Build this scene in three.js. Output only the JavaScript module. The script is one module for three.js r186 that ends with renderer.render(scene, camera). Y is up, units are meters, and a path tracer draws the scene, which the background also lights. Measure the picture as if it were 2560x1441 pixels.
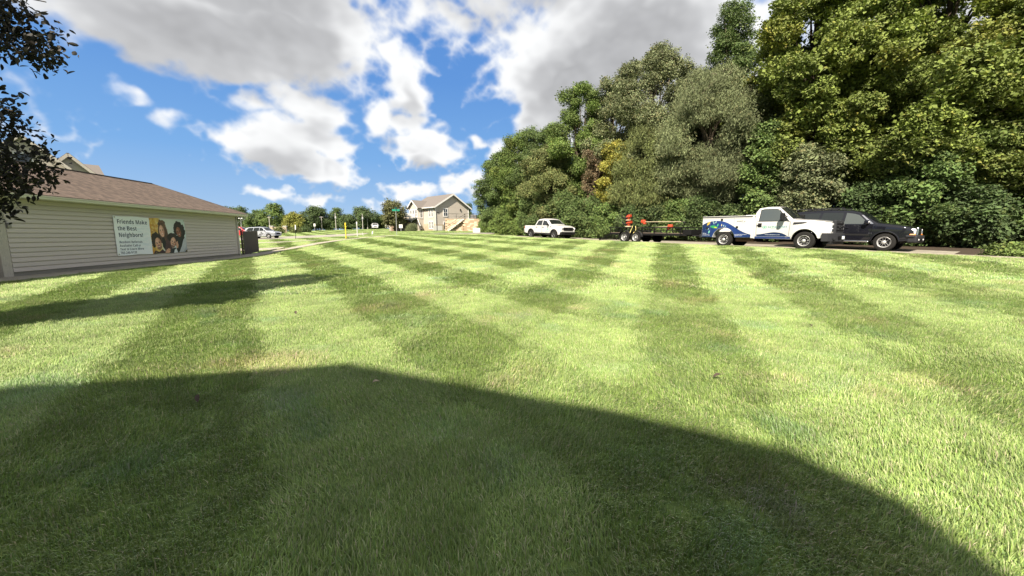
import * as THREE from 'three';
import { mergeGeometries, toCreasedNormals } from 'three/addons/utils/BufferGeometryUtils.js';
import { RoundedBoxGeometry } from 'three/addons/geometries/RoundedBoxGeometry.js';
import { Brush, Evaluator, SUBTRACTION } from 'three-bvh-csg';
import { createNoise2D, createNoise3D } from 'simplex-noise';

// ---------- camera, exposure, sun, sky ----------
const scene = new THREE.Scene();
const camera = new THREE.PerspectiveCamera(73.66, 16 / 9, 0.05, 2000);
camera.position.set(0, 1.5, 0);
camera.rotation.set(-7.84 * Math.PI / 180, 0, 0, 'YXZ');
scene.add(camera);
const renderer = new THREE.WebGLRenderer({ antialias: true });
renderer.toneMapping = THREE.LinearToneMapping;
renderer.toneMappingExposure = 3.0;
renderer.shadowMap.enabled = true;
const EXPOSED = 2.85;

// the sun stands behind the photographer, over the left shoulder
const SUN_EL = 42 * Math.PI / 180, SUN_TRAVEL = [0.37, 0.929];           // (x, forward) that shadows run in
const sunLight = new THREE.DirectionalLight(0xfff3e0, 4.4);
sunLight.name = 'sun';
sunLight.position.set(-SUN_TRAVEL[0] * Math.cos(SUN_EL) * 120, Math.sin(SUN_EL) * 120, SUN_TRAVEL[1] * Math.cos(SUN_EL) * 120);
sunLight.castShadow = true;
sunLight.shadow.mapSize.set(4096, 4096);
Object.assign(sunLight.shadow.camera, { left: -70, right: 70, top: 70, bottom: -70, near: 1, far: 400 });
scene.add(sunLight, sunLight.target);

function mulberry(a) { return () => { a = (a + 0x6d2b79f5) | 0; let t = Math.imul(a ^ (a >>> 15), 1 | a); t = (t + Math.imul(t ^ (t >>> 7), 61 | t)) ^ t; return ((t ^ (t >>> 14)) >>> 0) / 4294967296; }; }
const n2 = createNoise2D(mulberry(11)), n3 = createNoise3D(mulberry(12));
const lerp = (a, b, t) => a + (b - a) * t, clamp = (x, a, b) => Math.min(b, Math.max(a, x));
const smooth = (a, b, x) => { const t = clamp((x - a) / (b - a), 0, 1); return t * t * (3 - 2 * t); };
const lin = (c) => (c <= 0.04045 ? c / 12.92 : ((c + 0.055) / 1.055) ** 2.4);
const rgb = (r, g, b) => [lin(r / 255), lin(g / 255), lin(b / 255)];
const fbm2 = (x, y, o = 4) => { let s = 0, a = 0.5; for (let i = 0; i < o; i++) { s += a * n2(x, y); x *= 2.03; y *= 2.03; a *= 0.5; } return s; };

{
  const W = 3072, H = 1536, data = new Float32Array(W * H * 4), D = Math.PI / 180;
  // cumulus heaps: azimuth, elevation, half sizes (degrees), weight
  const heaps = [
    [-38, 22.5, 11, 4.2, 1.3], [-29, 24.5, 9, 5, 1.3], [-45, 25.5, 8, 4, 1.1], [-33, 31, 16, 6, 1.3], [-24.5, 21.5, 4.5, 4, 1.0], [-33.5, 18.6, 6, 1.8, 0.9], [-41, 19.3, 5, 1.6, 0.75],
    [-30.3, 11.4, 5.2, 2.3, 1.2], [-26.3, 15.2, 3.6, 2.8, 0.95], [-34.3, 10.4, 2.6, 1.5, 0.85], [-24.8, 8.1, 3.0, 1.2, 1.05], [-28.6, 9, 3.2, 1.3, 0.95], [-24.6, 11, 2.2, 1.8, 0.8], [-29.5, 17, 2.5, 1.5, 0.7],
    [-43.6, 14.3, 2.0, 1.1, 0.62], [-41, 12.6, 2.0, 1.2, 0.66], [-38.4, 11.6, 1.6, 1.0, 0.5], [-33, 14.8, 3, 1.1, 0.62],
    [-14.4, 19.4, 2.4, 3.2, 1.05], [-12.4, 12.0, 3.5, 1.9, 1.2], [-17.6, 15.2, 2.3, 1.7, 0.85], [-9.8, 11.6, 2.2, 1.6, 0.95], [-15.6, 22.6, 1.5, 2, 0.7], [-14.5, 14.3, 2.4, 1.3, 0.8],
    [11, 21.5, 9.5, 6, 1.5], [4, 23.5, 4.5, 3.8, 1.1], [17, 27, 11, 6, 1.4], [3.2, 17, 3, 3, 1.1], [7, 14.5, 4, 2.4, 1.05], [24, 21, 9, 6, 1.2], [-0.2, 20.6, 2, 2, 0.75],
    [-1.6, 11.6, 2.2, 1.6, 0.85], [2.5, 11, 3.5, 2, 0.95], [-4.6, 12.6, 1.6, 0.9, 0.7], [-6, 8, 2.2, 1.3, 0.75],
    [-32.2, 5.2, 1.7, 0.6, 0.8], [-26.3, 4.8, 2.6, 0.6, 0.62], [-14, 6, 3.0, 0.9, 0.6], [-8.6, 7.0, 2.2, 1.2, 0.66], [-4, 6, 3, 1.0, 0.62], [-18, 4.4, 4, 0.6, 0.5],
    [-11, 28, 5, 2.4, 0.62], [-6, 26.5, 4, 1.6, 0.55], [-4, 31, 8, 3, 0.85], [8, 34, 14, 4, 1.05], [34, 12, 8, 4, 1.0], [45, 20, 10, 5, 1.1],
  ];
  const rr = mulberry(77);
  for (let i = 0; i < 70; i++) {                                          // fair-weather cumulus out of view, behind and overhead, brightening the shade
    const el = 5 + 70 * rr() ** 1.3, az = 78 + rr() * 204, size = 3 + rr() * 8 + el * 0.06;
    heaps.push([az > 180 ? az - 360 : az, el, size * (1.1 + rr()) / Math.cos(el * D), size * (0.35 + rr() * 0.25) + el * 0.03, 0.7 + rr() * 0.6]);
  }
  for (let i = 0; i < 26; i++) heaps.push([-180 + rr() * 360, 36 + rr() * 48, 14 + rr() * 16, 6 + rr() * 5, 0.95 + rr() * 0.5]);       // broken deck overhead, out of view, placed to lift the ambient light
  const key = [[-90, rgb(188, 210, 232)], [0, rgb(186, 210, 234)], [4, rgb(158, 194, 233)], [10, rgb(124, 174, 229)], [20, rgb(98, 150, 217)], [40, rgb(80, 130, 204)], [90, rgb(58, 102, 184)]];
  const base = (el) => { let i = 1; while (i < key.length - 1 && key[i][0] < el) i++; const t = clamp((el - key[i - 1][0]) / (key[i][0] - key[i - 1][0]), 0, 1); return [0, 1, 2].map((c) => lerp(key[i - 1][1][c], key[i][1][c], t)); };
  const near = heaps.map((h) => h);
  const heap = (az, el, row) => { let s = 0; for (const h of row) { let d = az - h[0]; d -= Math.round(d / 360) * 360; const q = (d / h[2]) ** 2 + ((el - h[1]) / h[3]) ** 2; if (q < 5) s = Math.max(s, h[4] * Math.exp(-q * 0.75)) + 0.18 * h[4] * Math.exp(-q) ; } return s; };
  const puff = (x, y, z, o) => { let s = 0, a = 0.5, k = 1; for (let i = 0; i < o; i++) { s += a * (1 - 2 * Math.abs(n3(x * k, y * k, z * k))); k *= 2.07; a *= 0.5; } return s; };
  for (let row = 0; row < H; row++) {
    const el = ((row + 0.5) / H - 0.5) * 180, b = base(el);
    const list = near.filter((h) => Math.abs(h[1] - el) < h[3] * 2.3 + 5);
    for (let col = 0; col < W; col++) {
      const o = (row * W + col) * 4;
      let r = b[0], g = b[1], bl = b[2];
      if (el > 0.5) {
        const around = ((col + 0.5) / W - 0.5) * 2 * Math.PI, ce = Math.cos(el * D), x = Math.cos(around) * ce, z = Math.sin(around) * ce, y = Math.sin(el * D);
        const az = Math.atan2(x, -z) / D;
        const wx = 1.0 * n3(x * 7, y * 11, z * 7) + 0.75 * n3(x * 19, y * 27, z * 19), wy = 0.6 * n3(x * 7 + 5, y * 11, z * 7) + 0.5 * n3(x * 19 + 9, y * 27, z * 19);
        const m = heap(az + wx, el + wy, list);
        if (m > 0.1) {
          const low = smooth(18, 7, el), coarse = low < 1 ? puff(x * 9, y * 12, z * 9, 7) : 0, finer = low > 0 ? puff(x * 17 + 3, y * 21, z * 17, 6) : 0, n = lerp(coarse, finer, low) * 0.5 + 0.28 * n3(x * 3, y * 5, z * 3);
          const d = m + n * (0.85 - 0.25 * Math.min(1, m)) - 0.12, a = smooth(0.18, 0.78, d);
          if (a > 0) {
            const up = heap(az + wx, el + wy + 1.7 + el * 0.07, list);      // cloud stacked above this one shades its base
            const tex = n3(x * 14, y * 22, z * 14) * 0.5 + n3(x * 33, y * 50, z * 33) * 0.25;
            const grey = clamp(0.68 * smooth(0.55, 1.45, up + 0.32 * tex) + 0.16 * smooth(0.9, 1.7, m), 0, 0.8);
            const w = lerp(0.98, 0.36, grey) + 0.075 * tex;
            const c = [w * 0.985, w * 0.995, w * (1 + 0.03 * grey)];
            r = lerp(r, c[0], a); g = lerp(g, c[1], a); bl = lerp(bl, c[2], a);
          }
        }
      }
      data[o] = r / EXPOSED; data[o + 1] = g / EXPOSED; data[o + 2] = bl / EXPOSED; data[o + 3] = 1;
    }
  }
  const sky = new THREE.DataTexture(data, W, H, THREE.RGBAFormat, THREE.FloatType);
  sky.mapping = THREE.EquirectangularReflectionMapping; sky.magFilter = THREE.LinearFilter; sky.minFilter = THREE.LinearFilter; sky.wrapS = THREE.RepeatWrapping; sky.needsUpdate = true;
  scene.background = sky; scene.environment = sky;
}

// ---------- helpers ----------
const taken = new Map();
function numbered(name) { const k = taken.get(name) ?? 0; taken.set(name, k + 1); return k ? name + '_' + String(k).padStart(3, '0') : name; }
const V = (x, y, f) => new THREE.Vector3(x, y, -f);                        // f: metres forward of the camera
function tag(o, label, category, group, kind) { o.userData.label = label; if (category) o.userData.category = category; if (group) o.userData.group = group; if (kind) o.userData.kind = kind; return o; }
function thing(name, label, category, group) { const o = new THREE.Group(); o.name = numbered(name); scene.add(o); return tag(o, label, category, group); }
function mesh(name, geo, mat, parent) {
  const g = Array.isArray(geo) ? mergeGeometries(geo.map((q) => { const c = q.index ? q.toNonIndexed() : q.clone(); for (const k of Object.keys(c.attributes)) if (!['position', 'normal', 'uv'].includes(k)) c.deleteAttribute(k); if (!c.attributes.uv) c.setAttribute('uv', new THREE.BufferAttribute(new Float32Array(c.attributes.position.count * 2), 2)); c.clearGroups(); return c; }), false) : geo;
  const o = new THREE.Mesh(g, mat); o.name = parent ? name : numbered(name); o.castShadow = o.receiveShadow = true; (parent ?? scene).add(o); return o;
}
function solo(name, geo, mat, label, category, group) { return tag(mesh(name, geo, mat), label, category, group); }
function struct(name, geo, mat, label) { const o = mesh(name, geo, mat); o.userData.kind = 'structure'; if (label) o.userData.label = label; return o; }
const box = (w, h, d, x = 0, y = 0, z = 0, ry = 0, rx = 0, rz = 0) => { const g = new THREE.BoxGeometry(w, h, d); if (rz) g.rotateZ(rz); if (rx) g.rotateX(rx); if (ry) g.rotateY(ry); return g.translate(x, y, z); };
const rbox = (w, h, d, r, x = 0, y = 0, z = 0, ry = 0, rx = 0, rz = 0) => { const g = new RoundedBoxGeometry(w, h, d, 2, Math.min(r, w / 2.01, h / 2.01, d / 2.01)); if (rz) g.rotateZ(rz); if (rx) g.rotateX(rx); if (ry) g.rotateY(ry); return g.translate(x, y, z); };
const cyl = (r0, r1, h, n, x = 0, y = 0, z = 0) => new THREE.CylinderGeometry(r1, r0, h, n).translate(x, y, z);
function bar(a, b, r, n = 6, r2 = r) { const d = b.clone().sub(a), L = d.length(), g = new THREE.CylinderGeometry(r2, r, L, n); g.translate(0, L / 2, 0); g.applyQuaternion(new THREE.Quaternion().setFromUnitVectors(new THREE.Vector3(0, 1, 0), d.normalize())); return g.translate(a.x, a.y, a.z); }
const P3 = (x, y, z) => new THREE.Vector3(x, y, z);
function tube(points, r, seg = 12, n = 6) { return new THREE.TubeGeometry(new THREE.CatmullRomCurve3(points), seg, r, n, false); }
function polys(list) {                                                     // list of polygons, each a list of [x,y,z] (fan), uv in metres when given as 4th, 5th
  const p = [], uv = [];
  for (const q of list) for (let i = 1; i < q.length - 1; i++) for (const v of [q[0], q[i], q[i + 1]]) { p.push(v[0], v[1], v[2]); uv.push(v[3] ?? 0, v[4] ?? 0); }
  const g = new THREE.BufferGeometry(); g.setAttribute('position', new THREE.Float32BufferAttribute(p, 3)); g.setAttribute('uv', new THREE.Float32BufferAttribute(uv, 2)); g.computeVertexNormals(); return g;
}
function dataTex(w, h, fn, srgb = true, repeat = true) {
  const d = new Uint8Array(w * h * 4);
  for (let y = 0; y < h; y++) for (let x = 0; x < w; x++) { const c = fn(x, y); const o = (y * w + x) * 4; d[o] = clamp(c[0], 0, 255); d[o + 1] = clamp(c[1] ?? c[0], 0, 255); d[o + 2] = clamp(c[2] ?? c[0], 0, 255); d[o + 3] = 255; }
  const t = new THREE.DataTexture(d, w, h); if (srgb) t.colorSpace = THREE.SRGBColorSpace; t.magFilter = THREE.LinearFilter; t.minFilter = THREE.LinearMipmapLinearFilter; t.generateMipmaps = true; if (repeat) t.wrapS = t.wrapT = THREE.RepeatWrapping; t.needsUpdate = true; return t;
}
function canvasTex(w, h, draw) { const c = document.createElement('canvas'); c.width = w; c.height = h; draw(c.getContext('2d'), w, h); const t = new THREE.CanvasTexture(c); t.colorSpace = THREE.SRGBColorSpace; t.magFilter = THREE.LinearFilter; t.anisotropy = 8; return t; }
const tile = (t, a, b) => { const c = t.clone(); c.wrapS = c.wrapT = THREE.RepeatWrapping; c.repeat.set(a, b); c.needsUpdate = true; return c; };
const std = (color, roughness = 0.8, extra = {}) => { const m = new THREE.MeshStandardMaterial({ roughness, ...extra }); if (Array.isArray(color)) m.color.setRGB(...color); else m.color.set(color); return m; };
const phys = (color, roughness = 0.5, extra = {}) => { const m = new THREE.MeshPhysicalMaterial({ roughness, ...extra }); if (Array.isArray(color)) m.color.setRGB(...color); else m.color.set(color); return m; };
// periodic noise for tiling textures
const tn = (x, y, w, h, k, s = 0) => { const a = x / w * 2 * Math.PI, b = y / h * 2 * Math.PI, R = k / (2 * Math.PI); return 0.5 * (n3(Math.cos(a) * R + s, Math.sin(a) * R, Math.cos(b) * R * 1.7) + n3(Math.sin(b) * R + s, Math.cos(b) * R, Math.sin(a) * R * 1.7 + 4)); };
const grainTex = dataTex(256, 256, (x, y) => { const v = 226 + 22 * tn(x, y, 256, 256, 60) + 16 * tn(x, y, 256, 256, 14, 3) + 10 * (n2(x * 0.9, y * 0.9)); return [v, v, v]; });
const concreteTex = dataTex(512, 512, (x, y) => { const v = 205 + 24 * tn(x, y, 512, 512, 9, 1) + 18 * tn(x, y, 512, 512, 40, 2) + 16 * n2(x * 0.7, y * 0.7); return [v, v * 0.985, v * 0.95]; });

// ---------- terrain ----------
// surveyed heights: x, forward, height; a thin-plate surface runs through them
const spots = [
  [0, 0, 0], [0, 3, 0], [-6, 3, 0], [6, 3, 0.03], [0, -10, -0.05], [-20, -10, -0.05], [20, -10, 0.1], [-12, 3, 0], [13, 3, 0.22], [22, 4, 0.5],
  [0, 8, 0.1], [0, 16, 0.42], [0, 25, 0.9], [0, 33, 1.27], [8, 8, 0.22], [14, 8, 0.42], [8, 16, 0.62], [17.8, 13.4, 0.8], [13.6, 18, 0.93], [11.3, 20.6, 0.96], [7.4, 24.9, 1.06], [3.7, 33.6, 1.32], [-1, 36, 1.42],
  [-17.2, 8, 0.0], [-17.4, 13.7, 0.03], [-18.3, 20, 0.03], [-19, 27, 0.05], [-21, 12, 0.0], [-25, 20, 0.03], [-24, 28, 0.1], [-14.5, 12, 0.03], [-15, 20, 0.05], [-15.5, 27, 0.12], [-10, 12, 0.1], [-10, 20, 0.3], [-10, 28, 0.7], [-7, 35, 1.2],
  [-18.4, 30, 0.22], [-20.4, 31, 0.12], [-16.2, 34.6, 0.85], [-12.6, 42, 1.42], [-17.3, 40, 1.1], [-25, 38, 0.72], [-30, 45, 0.75], [-38, 60, 0.95], [-50, 50, 0.7], [-60, 40, 0.5], [-45, 30, 0.2],
  [-4, 44, 1.52], [-10, 62, 1.82], [-14, 88, 2.5], [0, 70, 2.0], [-25, 70, 1.85], [-40, 95, 2.3], [-55, 90, 1.9], [-36, 115, 3.3], [-70, 120, 2.6], [-10, 120, 3.2],
  [20, 27, 1.3], [28, 22, 1.15], [10, 40, 1.65], [0, 55, 1.85], [40, 20, 1.4], [30, 50, 2.2], [60, 60, 2.6], [60, 0, 1], [0, 200, 4], [200, 200, 4], [-200, 200, 3], [300, 0, 2], [-300, 0, 0], [0, -200, -0.5], [-150, 40, 0.5], [0, 420, 5], [300, 420, 5], [-300, 420, 4],
];
const tps = (() => {
  const n = spots.length, N = n + 3, A = [], S = 0.02;
  const U = (r2) => (r2 < 1e-9 ? 0 : 0.5 * r2 * Math.log(r2));
  for (let i = 0; i < n; i++) { const row = []; for (let j = 0; j < n; j++) row.push(U(((spots[i][0] - spots[j][0]) * S) ** 2 + ((spots[i][1] - spots[j][1]) * S) ** 2) + (i === j ? 1e-5 : 0)); row.push(1, spots[i][0] * S, spots[i][1] * S, spots[i][2]); A.push(row); }
  for (let k = 0; k < 3; k++) { const row = []; for (let j = 0; j < n; j++) row.push([1, spots[j][0] * S, spots[j][1] * S][k]); row.push(0, 0, 0, 0); A.push(row); }
  for (let c = 0; c < N; c++) {
    let p = c; for (let r = c + 1; r < N; r++) if (Math.abs(A[r][c]) > Math.abs(A[p][c])) p = r;
    const swap = A[c]; A[c] = A[p]; A[p] = swap;
    for (let r = 0; r < N; r++) if (r !== c && A[r][c]) { const q = A[r][c] / A[c][c]; for (let k = c; k <= N; k++) A[r][k] -= q * A[c][k]; }
  }
  const w = A.map((r, i) => r[N] / r[i]);
  return (x, f) => { let s = w[n] + w[n + 1] * x * S + w[n + 2] * f * S; for (let i = 0; i < n; i++) s += w[i] * U(((x - spots[i][0]) * S) ** 2 + ((f - spots[i][1]) * S) ** 2); return s; };
})();
const axis = (lo, hi, near, step) => { const a = []; let v = 0; while (v < hi) { a.push(v); v += v < near ? step : step + (v - near) * 0.12; } a.push(hi); v = -step; const b = []; while (v > lo) { b.push(v); v -= -v < near ? step : step + (-v - near) * 0.12; } b.push(lo); return [...b.reverse(), ...a]; };
const GX = axis(-600, 600, 26, 0.8), GF = axis(-120, 900, 46, 0.8);
const sunk = (x, f) => 0.2 * smooth(0.5, 1.2, (x - 13.04) * 0.809 + (f - 17.3) * 0.588) * smooth(-34, -26, (x - 13.04) * 0.588 - (f - 17.3) * 0.809);   // the drive lies a little below the lawn
const GH = GX.map((x) => GF.map((f) => (Math.hypot(x, f) > 380 ? 4.5 : tps(x, f) - sunk(x, f) + 0.02 * Math.exp(-(((x - 13.04) * 0.809 + (f - 17.3) * 0.588 + 0.8) ** 2)))));
const seek = (a, v) => { let lo = 0, hi = a.length - 2; while (lo < hi) { const m = (lo + hi + 1) >> 1; if (a[m] <= v) lo = m; else hi = m - 1; } return lo; };
function ground(x, f) { const i = seek(GX, x), j = seek(GF, f), u = clamp((x - GX[i]) / (GX[i + 1] - GX[i]), 0, 1), v = clamp((f - GF[j]) / (GF[j + 1] - GF[j]), 0, 1); return lerp(lerp(GH[i][j], GH[i + 1][j], u), lerp(GH[i][j + 1], GH[i + 1][j + 1], u), v); }
const soilTex = dataTex(512, 512, (x, y) => { const a = tn(x, y, 512, 512, 8, 1), b = tn(x, y, 512, 512, 50, 2), c = n2(x * 0.8, y * 0.8); return [86 + 16 * a + 22 * b + 18 * c, 104 + 14 * a + 22 * b + 18 * c, 48 + 10 * a + 14 * b + 10 * c]; });
{
  const p = [], uv = [], ix = [];
  for (let i = 0; i < GX.length; i++) for (let j = 0; j < GF.length; j++) { p.push(GX[i], GH[i][j], -GF[j]); uv.push(GX[i] / 2.5, GF[j] / 2.5); }
  const m = GF.length; for (let i = 0; i < GX.length - 1; i++) for (let j = 0; j < m - 1; j++) { const a = i * m + j; ix.push(a, a + m, a + 1, a + m, a + m + 1, a + 1); }
  const g = new THREE.BufferGeometry(); g.setAttribute('position', new THREE.Float32BufferAttribute(p, 3)); g.setAttribute('uv', new THREE.Float32BufferAttribute(uv, 2)); g.setIndex(ix); g.computeVertexNormals();
  struct('lawn_ground', g, std(0xffffff, 0.95, { map: soilTex }), 'sloping ground of the mown lawn');
}
// the drive that runs along the wood: e = metres along it (towards the right), o = metres beyond the lawn's edge
const DRIVE = { x: 13.04, f: 17.3, dx: 0.588, df: -0.809 };
const drivePoint = (e, o) => [DRIVE.x + DRIVE.dx * e + 0.809 * o, DRIVE.f + DRIVE.df * e + 0.588 * o];
const driveOffset = (x, f) => (x - DRIVE.x) * 0.809 + (f - DRIVE.f) * 0.588, driveAlong = (x, f) => (x - DRIVE.x) * DRIVE.dx + (f - DRIVE.f) * DRIVE.df;
// a sheet draped on the ground; rows of points [x, f] across, with lift and a skirt so that it has thickness
function drape(rows, lift, across = 4, scale = 1, thick = 0.12) {
  const p = [], uv = [], ix = [], n = across + 3; let along = 0;
  rows.forEach(([a, b], r) => {
    if (r) along += Math.hypot(a[0] - rows[r - 1][0][0], a[1] - rows[r - 1][0][1]);
    const wid = Math.hypot(a[0] - b[0], a[1] - b[1]);
    for (let k = -1; k <= across + 1; k++) { const t = clamp(k / across, 0, 1), x = lerp(a[0], b[0], t), f = lerp(a[1], b[1], t), skirt = k < 0 || k > across; p.push(x, ground(x, f) + lift - (skirt ? thick : 0), -f); uv.push(t * wid * scale, along * scale); }
  });
  for (let r = 0; r < rows.length - 1; r++) for (let k = 0; k < n - 1; k++) { const a = r * n + k; ix.push(a, a + n, a + 1, a + 1, a + n, a + n + 1); }
  const g = new THREE.BufferGeometry(); g.setAttribute('position', new THREE.Float32BufferAttribute(p, 3)); g.setAttribute('uv', new THREE.Float32BufferAttribute(uv, 2)); g.setIndex(ix); const q = toCreasedNormals(g, 0.7); return q;
}
function strip(line, half, step = 0.7) {                                    // centre line [x, f] ... -> rows
  const c = new THREE.CatmullRomCurve3(line.map(([x, f]) => P3(x, 0, f)), false, 'centripetal'), L = c.getLength(), n = Math.ceil(L / step), rows = [];
  for (let i = 0; i <= n; i++) { const q = c.getPointAt(i / n), d = c.getTangentAt(i / n); rows.push([[q.x - d.z * half, q.z + d.x * half], [q.x + d.z * half, q.z - d.x * half]]); }
  return rows;
}
const concrete = std([0.46, 0.43, 0.37], 0.9, { map: tile(concreteTex, 0.5, 0.5) }), asphalt = std([0.075, 0.075, 0.078], 0.92, { map: tile(concreteTex, 0.8, 0.8) });
const litterTex = dataTex(512, 512, (x, y) => { const a = tn(x, y, 512, 512, 20, 1), b = tn(x, y, 512, 512, 80, 2), c = n2(x * 0.7, y * 0.7); return [104 + 30 * a + 34 * b + 22 * c, 84 + 24 * a + 26 * b + 18 * c, 58 + 18 * a + 18 * b + 12 * c]; });
const rowsOf = (e0, e1, o0, o1, step = 0.8) => { const r = []; const n = Math.ceil((e1 - e0) / step); for (let i = 0; i <= n; i++) { const e = lerp(e0, e1, i / n); r.push([drivePoint(e, o0), drivePoint(e, o1)]); } return r; };
struct('drive', drape(rowsOf(-27, 4.2, 0.7, 5.1), 0.02, 12, 0.5), std([0.37, 0.35, 0.305], 0.92, { map: tile(concreteTex, 0.5, 0.5) }), 'grey concrete drive beside the wood');
struct('kerb', drape(rowsOf(-27, 16, 0.02, 0.62), 0.045, 3, 0.5, 0.2), concrete, 'pale concrete edge of the drive');
struct('woodland_floor', drape(rowsOf(-40, 22, 5.1, 44, 1.2), 0.02, 24, 0.4), std([0.22, 0.205, 0.19], 0.95, { map: litterTex }), 'leaf litter under the trees');
struct('verge', drape(rowsOf(4.2, 22, 0.7, 5.1), 0.02, 12, 0.4), std([0.22, 0.205, 0.19], 0.95, { map: litterTex }), 'bare litter-strewn soil beyond the drive');
// footpaths
const PATHS = [
  { name: 'footpath', line: [[-16.15, 4], [-16.55, 10], [-17.2, 16], [-17.9, 22], [-18.5, 28], [-18.6, 31], [-17.4, 34.2], [-15.6, 38], [-13, 42.3]], half: 0.8, label: 'concrete footpath along the garage wall and up the lawn' },
  { name: 'footpath', line: [[-40, 36.2], [-30, 37], [-24, 38.2], [-17.4, 41], [-13.2, 43.2], [-8, 45.6], [-4.6, 46.4]], half: 0.55, label: 'thin concrete footpath across the far lawn' },
  { name: 'footpath', line: [[-32, 32.4], [-25, 32.6], [-19.6, 33]], half: 0.7, label: 'short concrete footpath behind the board fence' },
];
for (const q of PATHS) struct(q.name, drape(strip(q.line, q.half), 0.035, 3, 0.5), concrete, q.label);
struct('parking_lot', drape(strip([[-90, 50], [-60, 55], [-40, 59], [-24, 63.5]], 7.5, 1.5), 0.03, 6, 0.4), std([0.40, 0.385, 0.35], 0.92, { map: tile(concreteTex, 0.5, 0.5) }), 'pale parking area beyond the garage');
struct('street', drape(strip([[-13.6, 59], [-8, 56.5], [-2, 54], [3, 52], [10, 50]], 4.2, 1.2), 0.03, 5, 0.4), std([0.16, 0.16, 0.165], 0.92, { map: tile(concreteTex, 0.8, 0.8) }), 'grey side street before the gabled house');
struct('street_apron', drape(strip([[-9.5, 48], [-4, 48.4], [0, 47.4]], 1.5, 0.8), 0.045, 3, 0.4), concrete, 'pale concrete crossing at the street corner');

// ---------- mown grass ----------
const onPath = (x, f) => PATHS.some((q) => { for (let i = 0; i < q.line.length - 1; i++) { const [ax, af] = q.line[i], [bx, bf] = q.line[i + 1], dx = bx - ax, df = bf - af, t = clamp(((x - ax) * dx + (f - af) * df) / (dx * dx + df * df), 0, 1); if (Math.hypot(x - ax - dx * t, f - af - df * t) < q.half + 0.06) return true; } return false; });
const GARAGE = { x: -17.5, f: 13.7, dx: -0.125, df: 0.992 };
const garageOut = (x, f) => (x - GARAGE.x) * 0.992 + (f - GARAGE.f) * 0.125, garageAlong = (x, f) => (x - GARAGE.x) * GARAGE.dx + (f - GARAGE.f) * GARAGE.df;
function isLawn(x, f, r) {
  const o = driveOffset(x, f), e = driveAlong(x, f);
  if (o > -0.02 - r * 0.5 && e > -28) return false;
  if (garageOut(x, f) < -0.2 && garageAlong(x, f) < 14.5 && garageOut(x, f) > -7 && garageAlong(x, f) > -9) return false;
  if (garageOut(x, f) < 0.3 && garageAlong(x, f) < 17.6 && garageOut(x, f) > -9 && garageAlong(x, f) > -9) return false;
  if (onPath(x, f)) return false;
  const park = (f - (59 + (x + 40) * 0.26)); if (x < -23.5 && Math.abs(park) < 8) return false;
  if (x > -14.5 && Math.abs(f - (54 - (x + 2) * 0.44)) < 4.9) return false;
  if (Math.abs(x + 4.7) < 5.4 && Math.abs(f - 48) < 1.8) return false;
  return true;
}
function bladePatch(seed, radius, count, len, wid, lean, wild = 1) {
  const r = mulberry(seed), p = [], c = [], ix = [];
  const hue = [[0.24, 0.34, 0.082], [0.195, 0.30, 0.06], [0.29, 0.37, 0.12], [0.15, 0.25, 0.07], [0.34, 0.38, 0.18], [0.48, 0.43, 0.28]];
  for (let i = 0; i < count; i++) {
    const a = r() * 6.2832, q = radius * Math.sqrt(r()) * (0.75 + 0.35 * r()), x = Math.cos(a) * q, z = Math.sin(a) * q;
    const L = len * (0.6 + 0.75 * r()), w = wid * (0.7 + 0.6 * r()), side = ((r() - 0.5) * 2.2 + (r() - 0.5) * 1.3) * wild, tilt = clamp(lean + (r() - 0.5) * 1.2, 0.05, 1.45), bend = 0.25 + r() * 0.5;
    const dx = Math.cos(side), dz = Math.sin(side), turn = (r() - 0.5) * 1.6, sx = -Math.sin(side + turn) * w / 2, sz = Math.cos(side + turn) * w / 2;
    const hx = Math.sin(tilt - bend * 0.4), hy = Math.cos(tilt - bend * 0.4), tx = Math.sin(Math.min(1.5, tilt + bend * 0.6)), ty = Math.cos(Math.min(1.5, tilt + bend * 0.6));
    const mx = x + dx * hx * L * 0.5, my = hy * L * 0.5, mz = z + dz * hx * L * 0.5, ex = mx + dx * tx * L * 0.5, ey = my + ty * L * 0.5, ez = mz + dz * tx * L * 0.5;
    const k = p.length / 3; p.push(x - sx, -0.01, z - sz, x + sx, -0.01, z + sz, mx - sx * 0.85, my, mz - sz * 0.85, mx + sx * 0.85, my, mz + sz * 0.85, ex, ey, ez);
    ix.push(k, k + 1, k + 2, k + 1, k + 3, k + 2, k + 2, k + 3, k + 4);
    const h = r(), col = hue[h < 0.3 ? 0 : h < 0.52 ? 1 : h < 0.7 ? 2 : h < 0.82 ? 3 : h < 0.95 ? 4 : 5], v = 0.72 + 0.56 * r();
    for (let j = 0; j < 5; j++) c.push(col[0] * v, col[1] * v, col[2] * v);
  }
  const g = new THREE.BufferGeometry(); g.setAttribute('position', new THREE.Float32BufferAttribute(p, 3)); g.setAttribute('color', new THREE.Float32BufferAttribute(c, 3)); g.setIndex(ix); g.computeVertexNormals(); return g;
}
const grassMat = phys(0xffffff, 0.66, { vertexColors: true, transmission: 0.24, thickness: 0, side: THREE.DoubleSide, specularIntensity: 1 });
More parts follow.
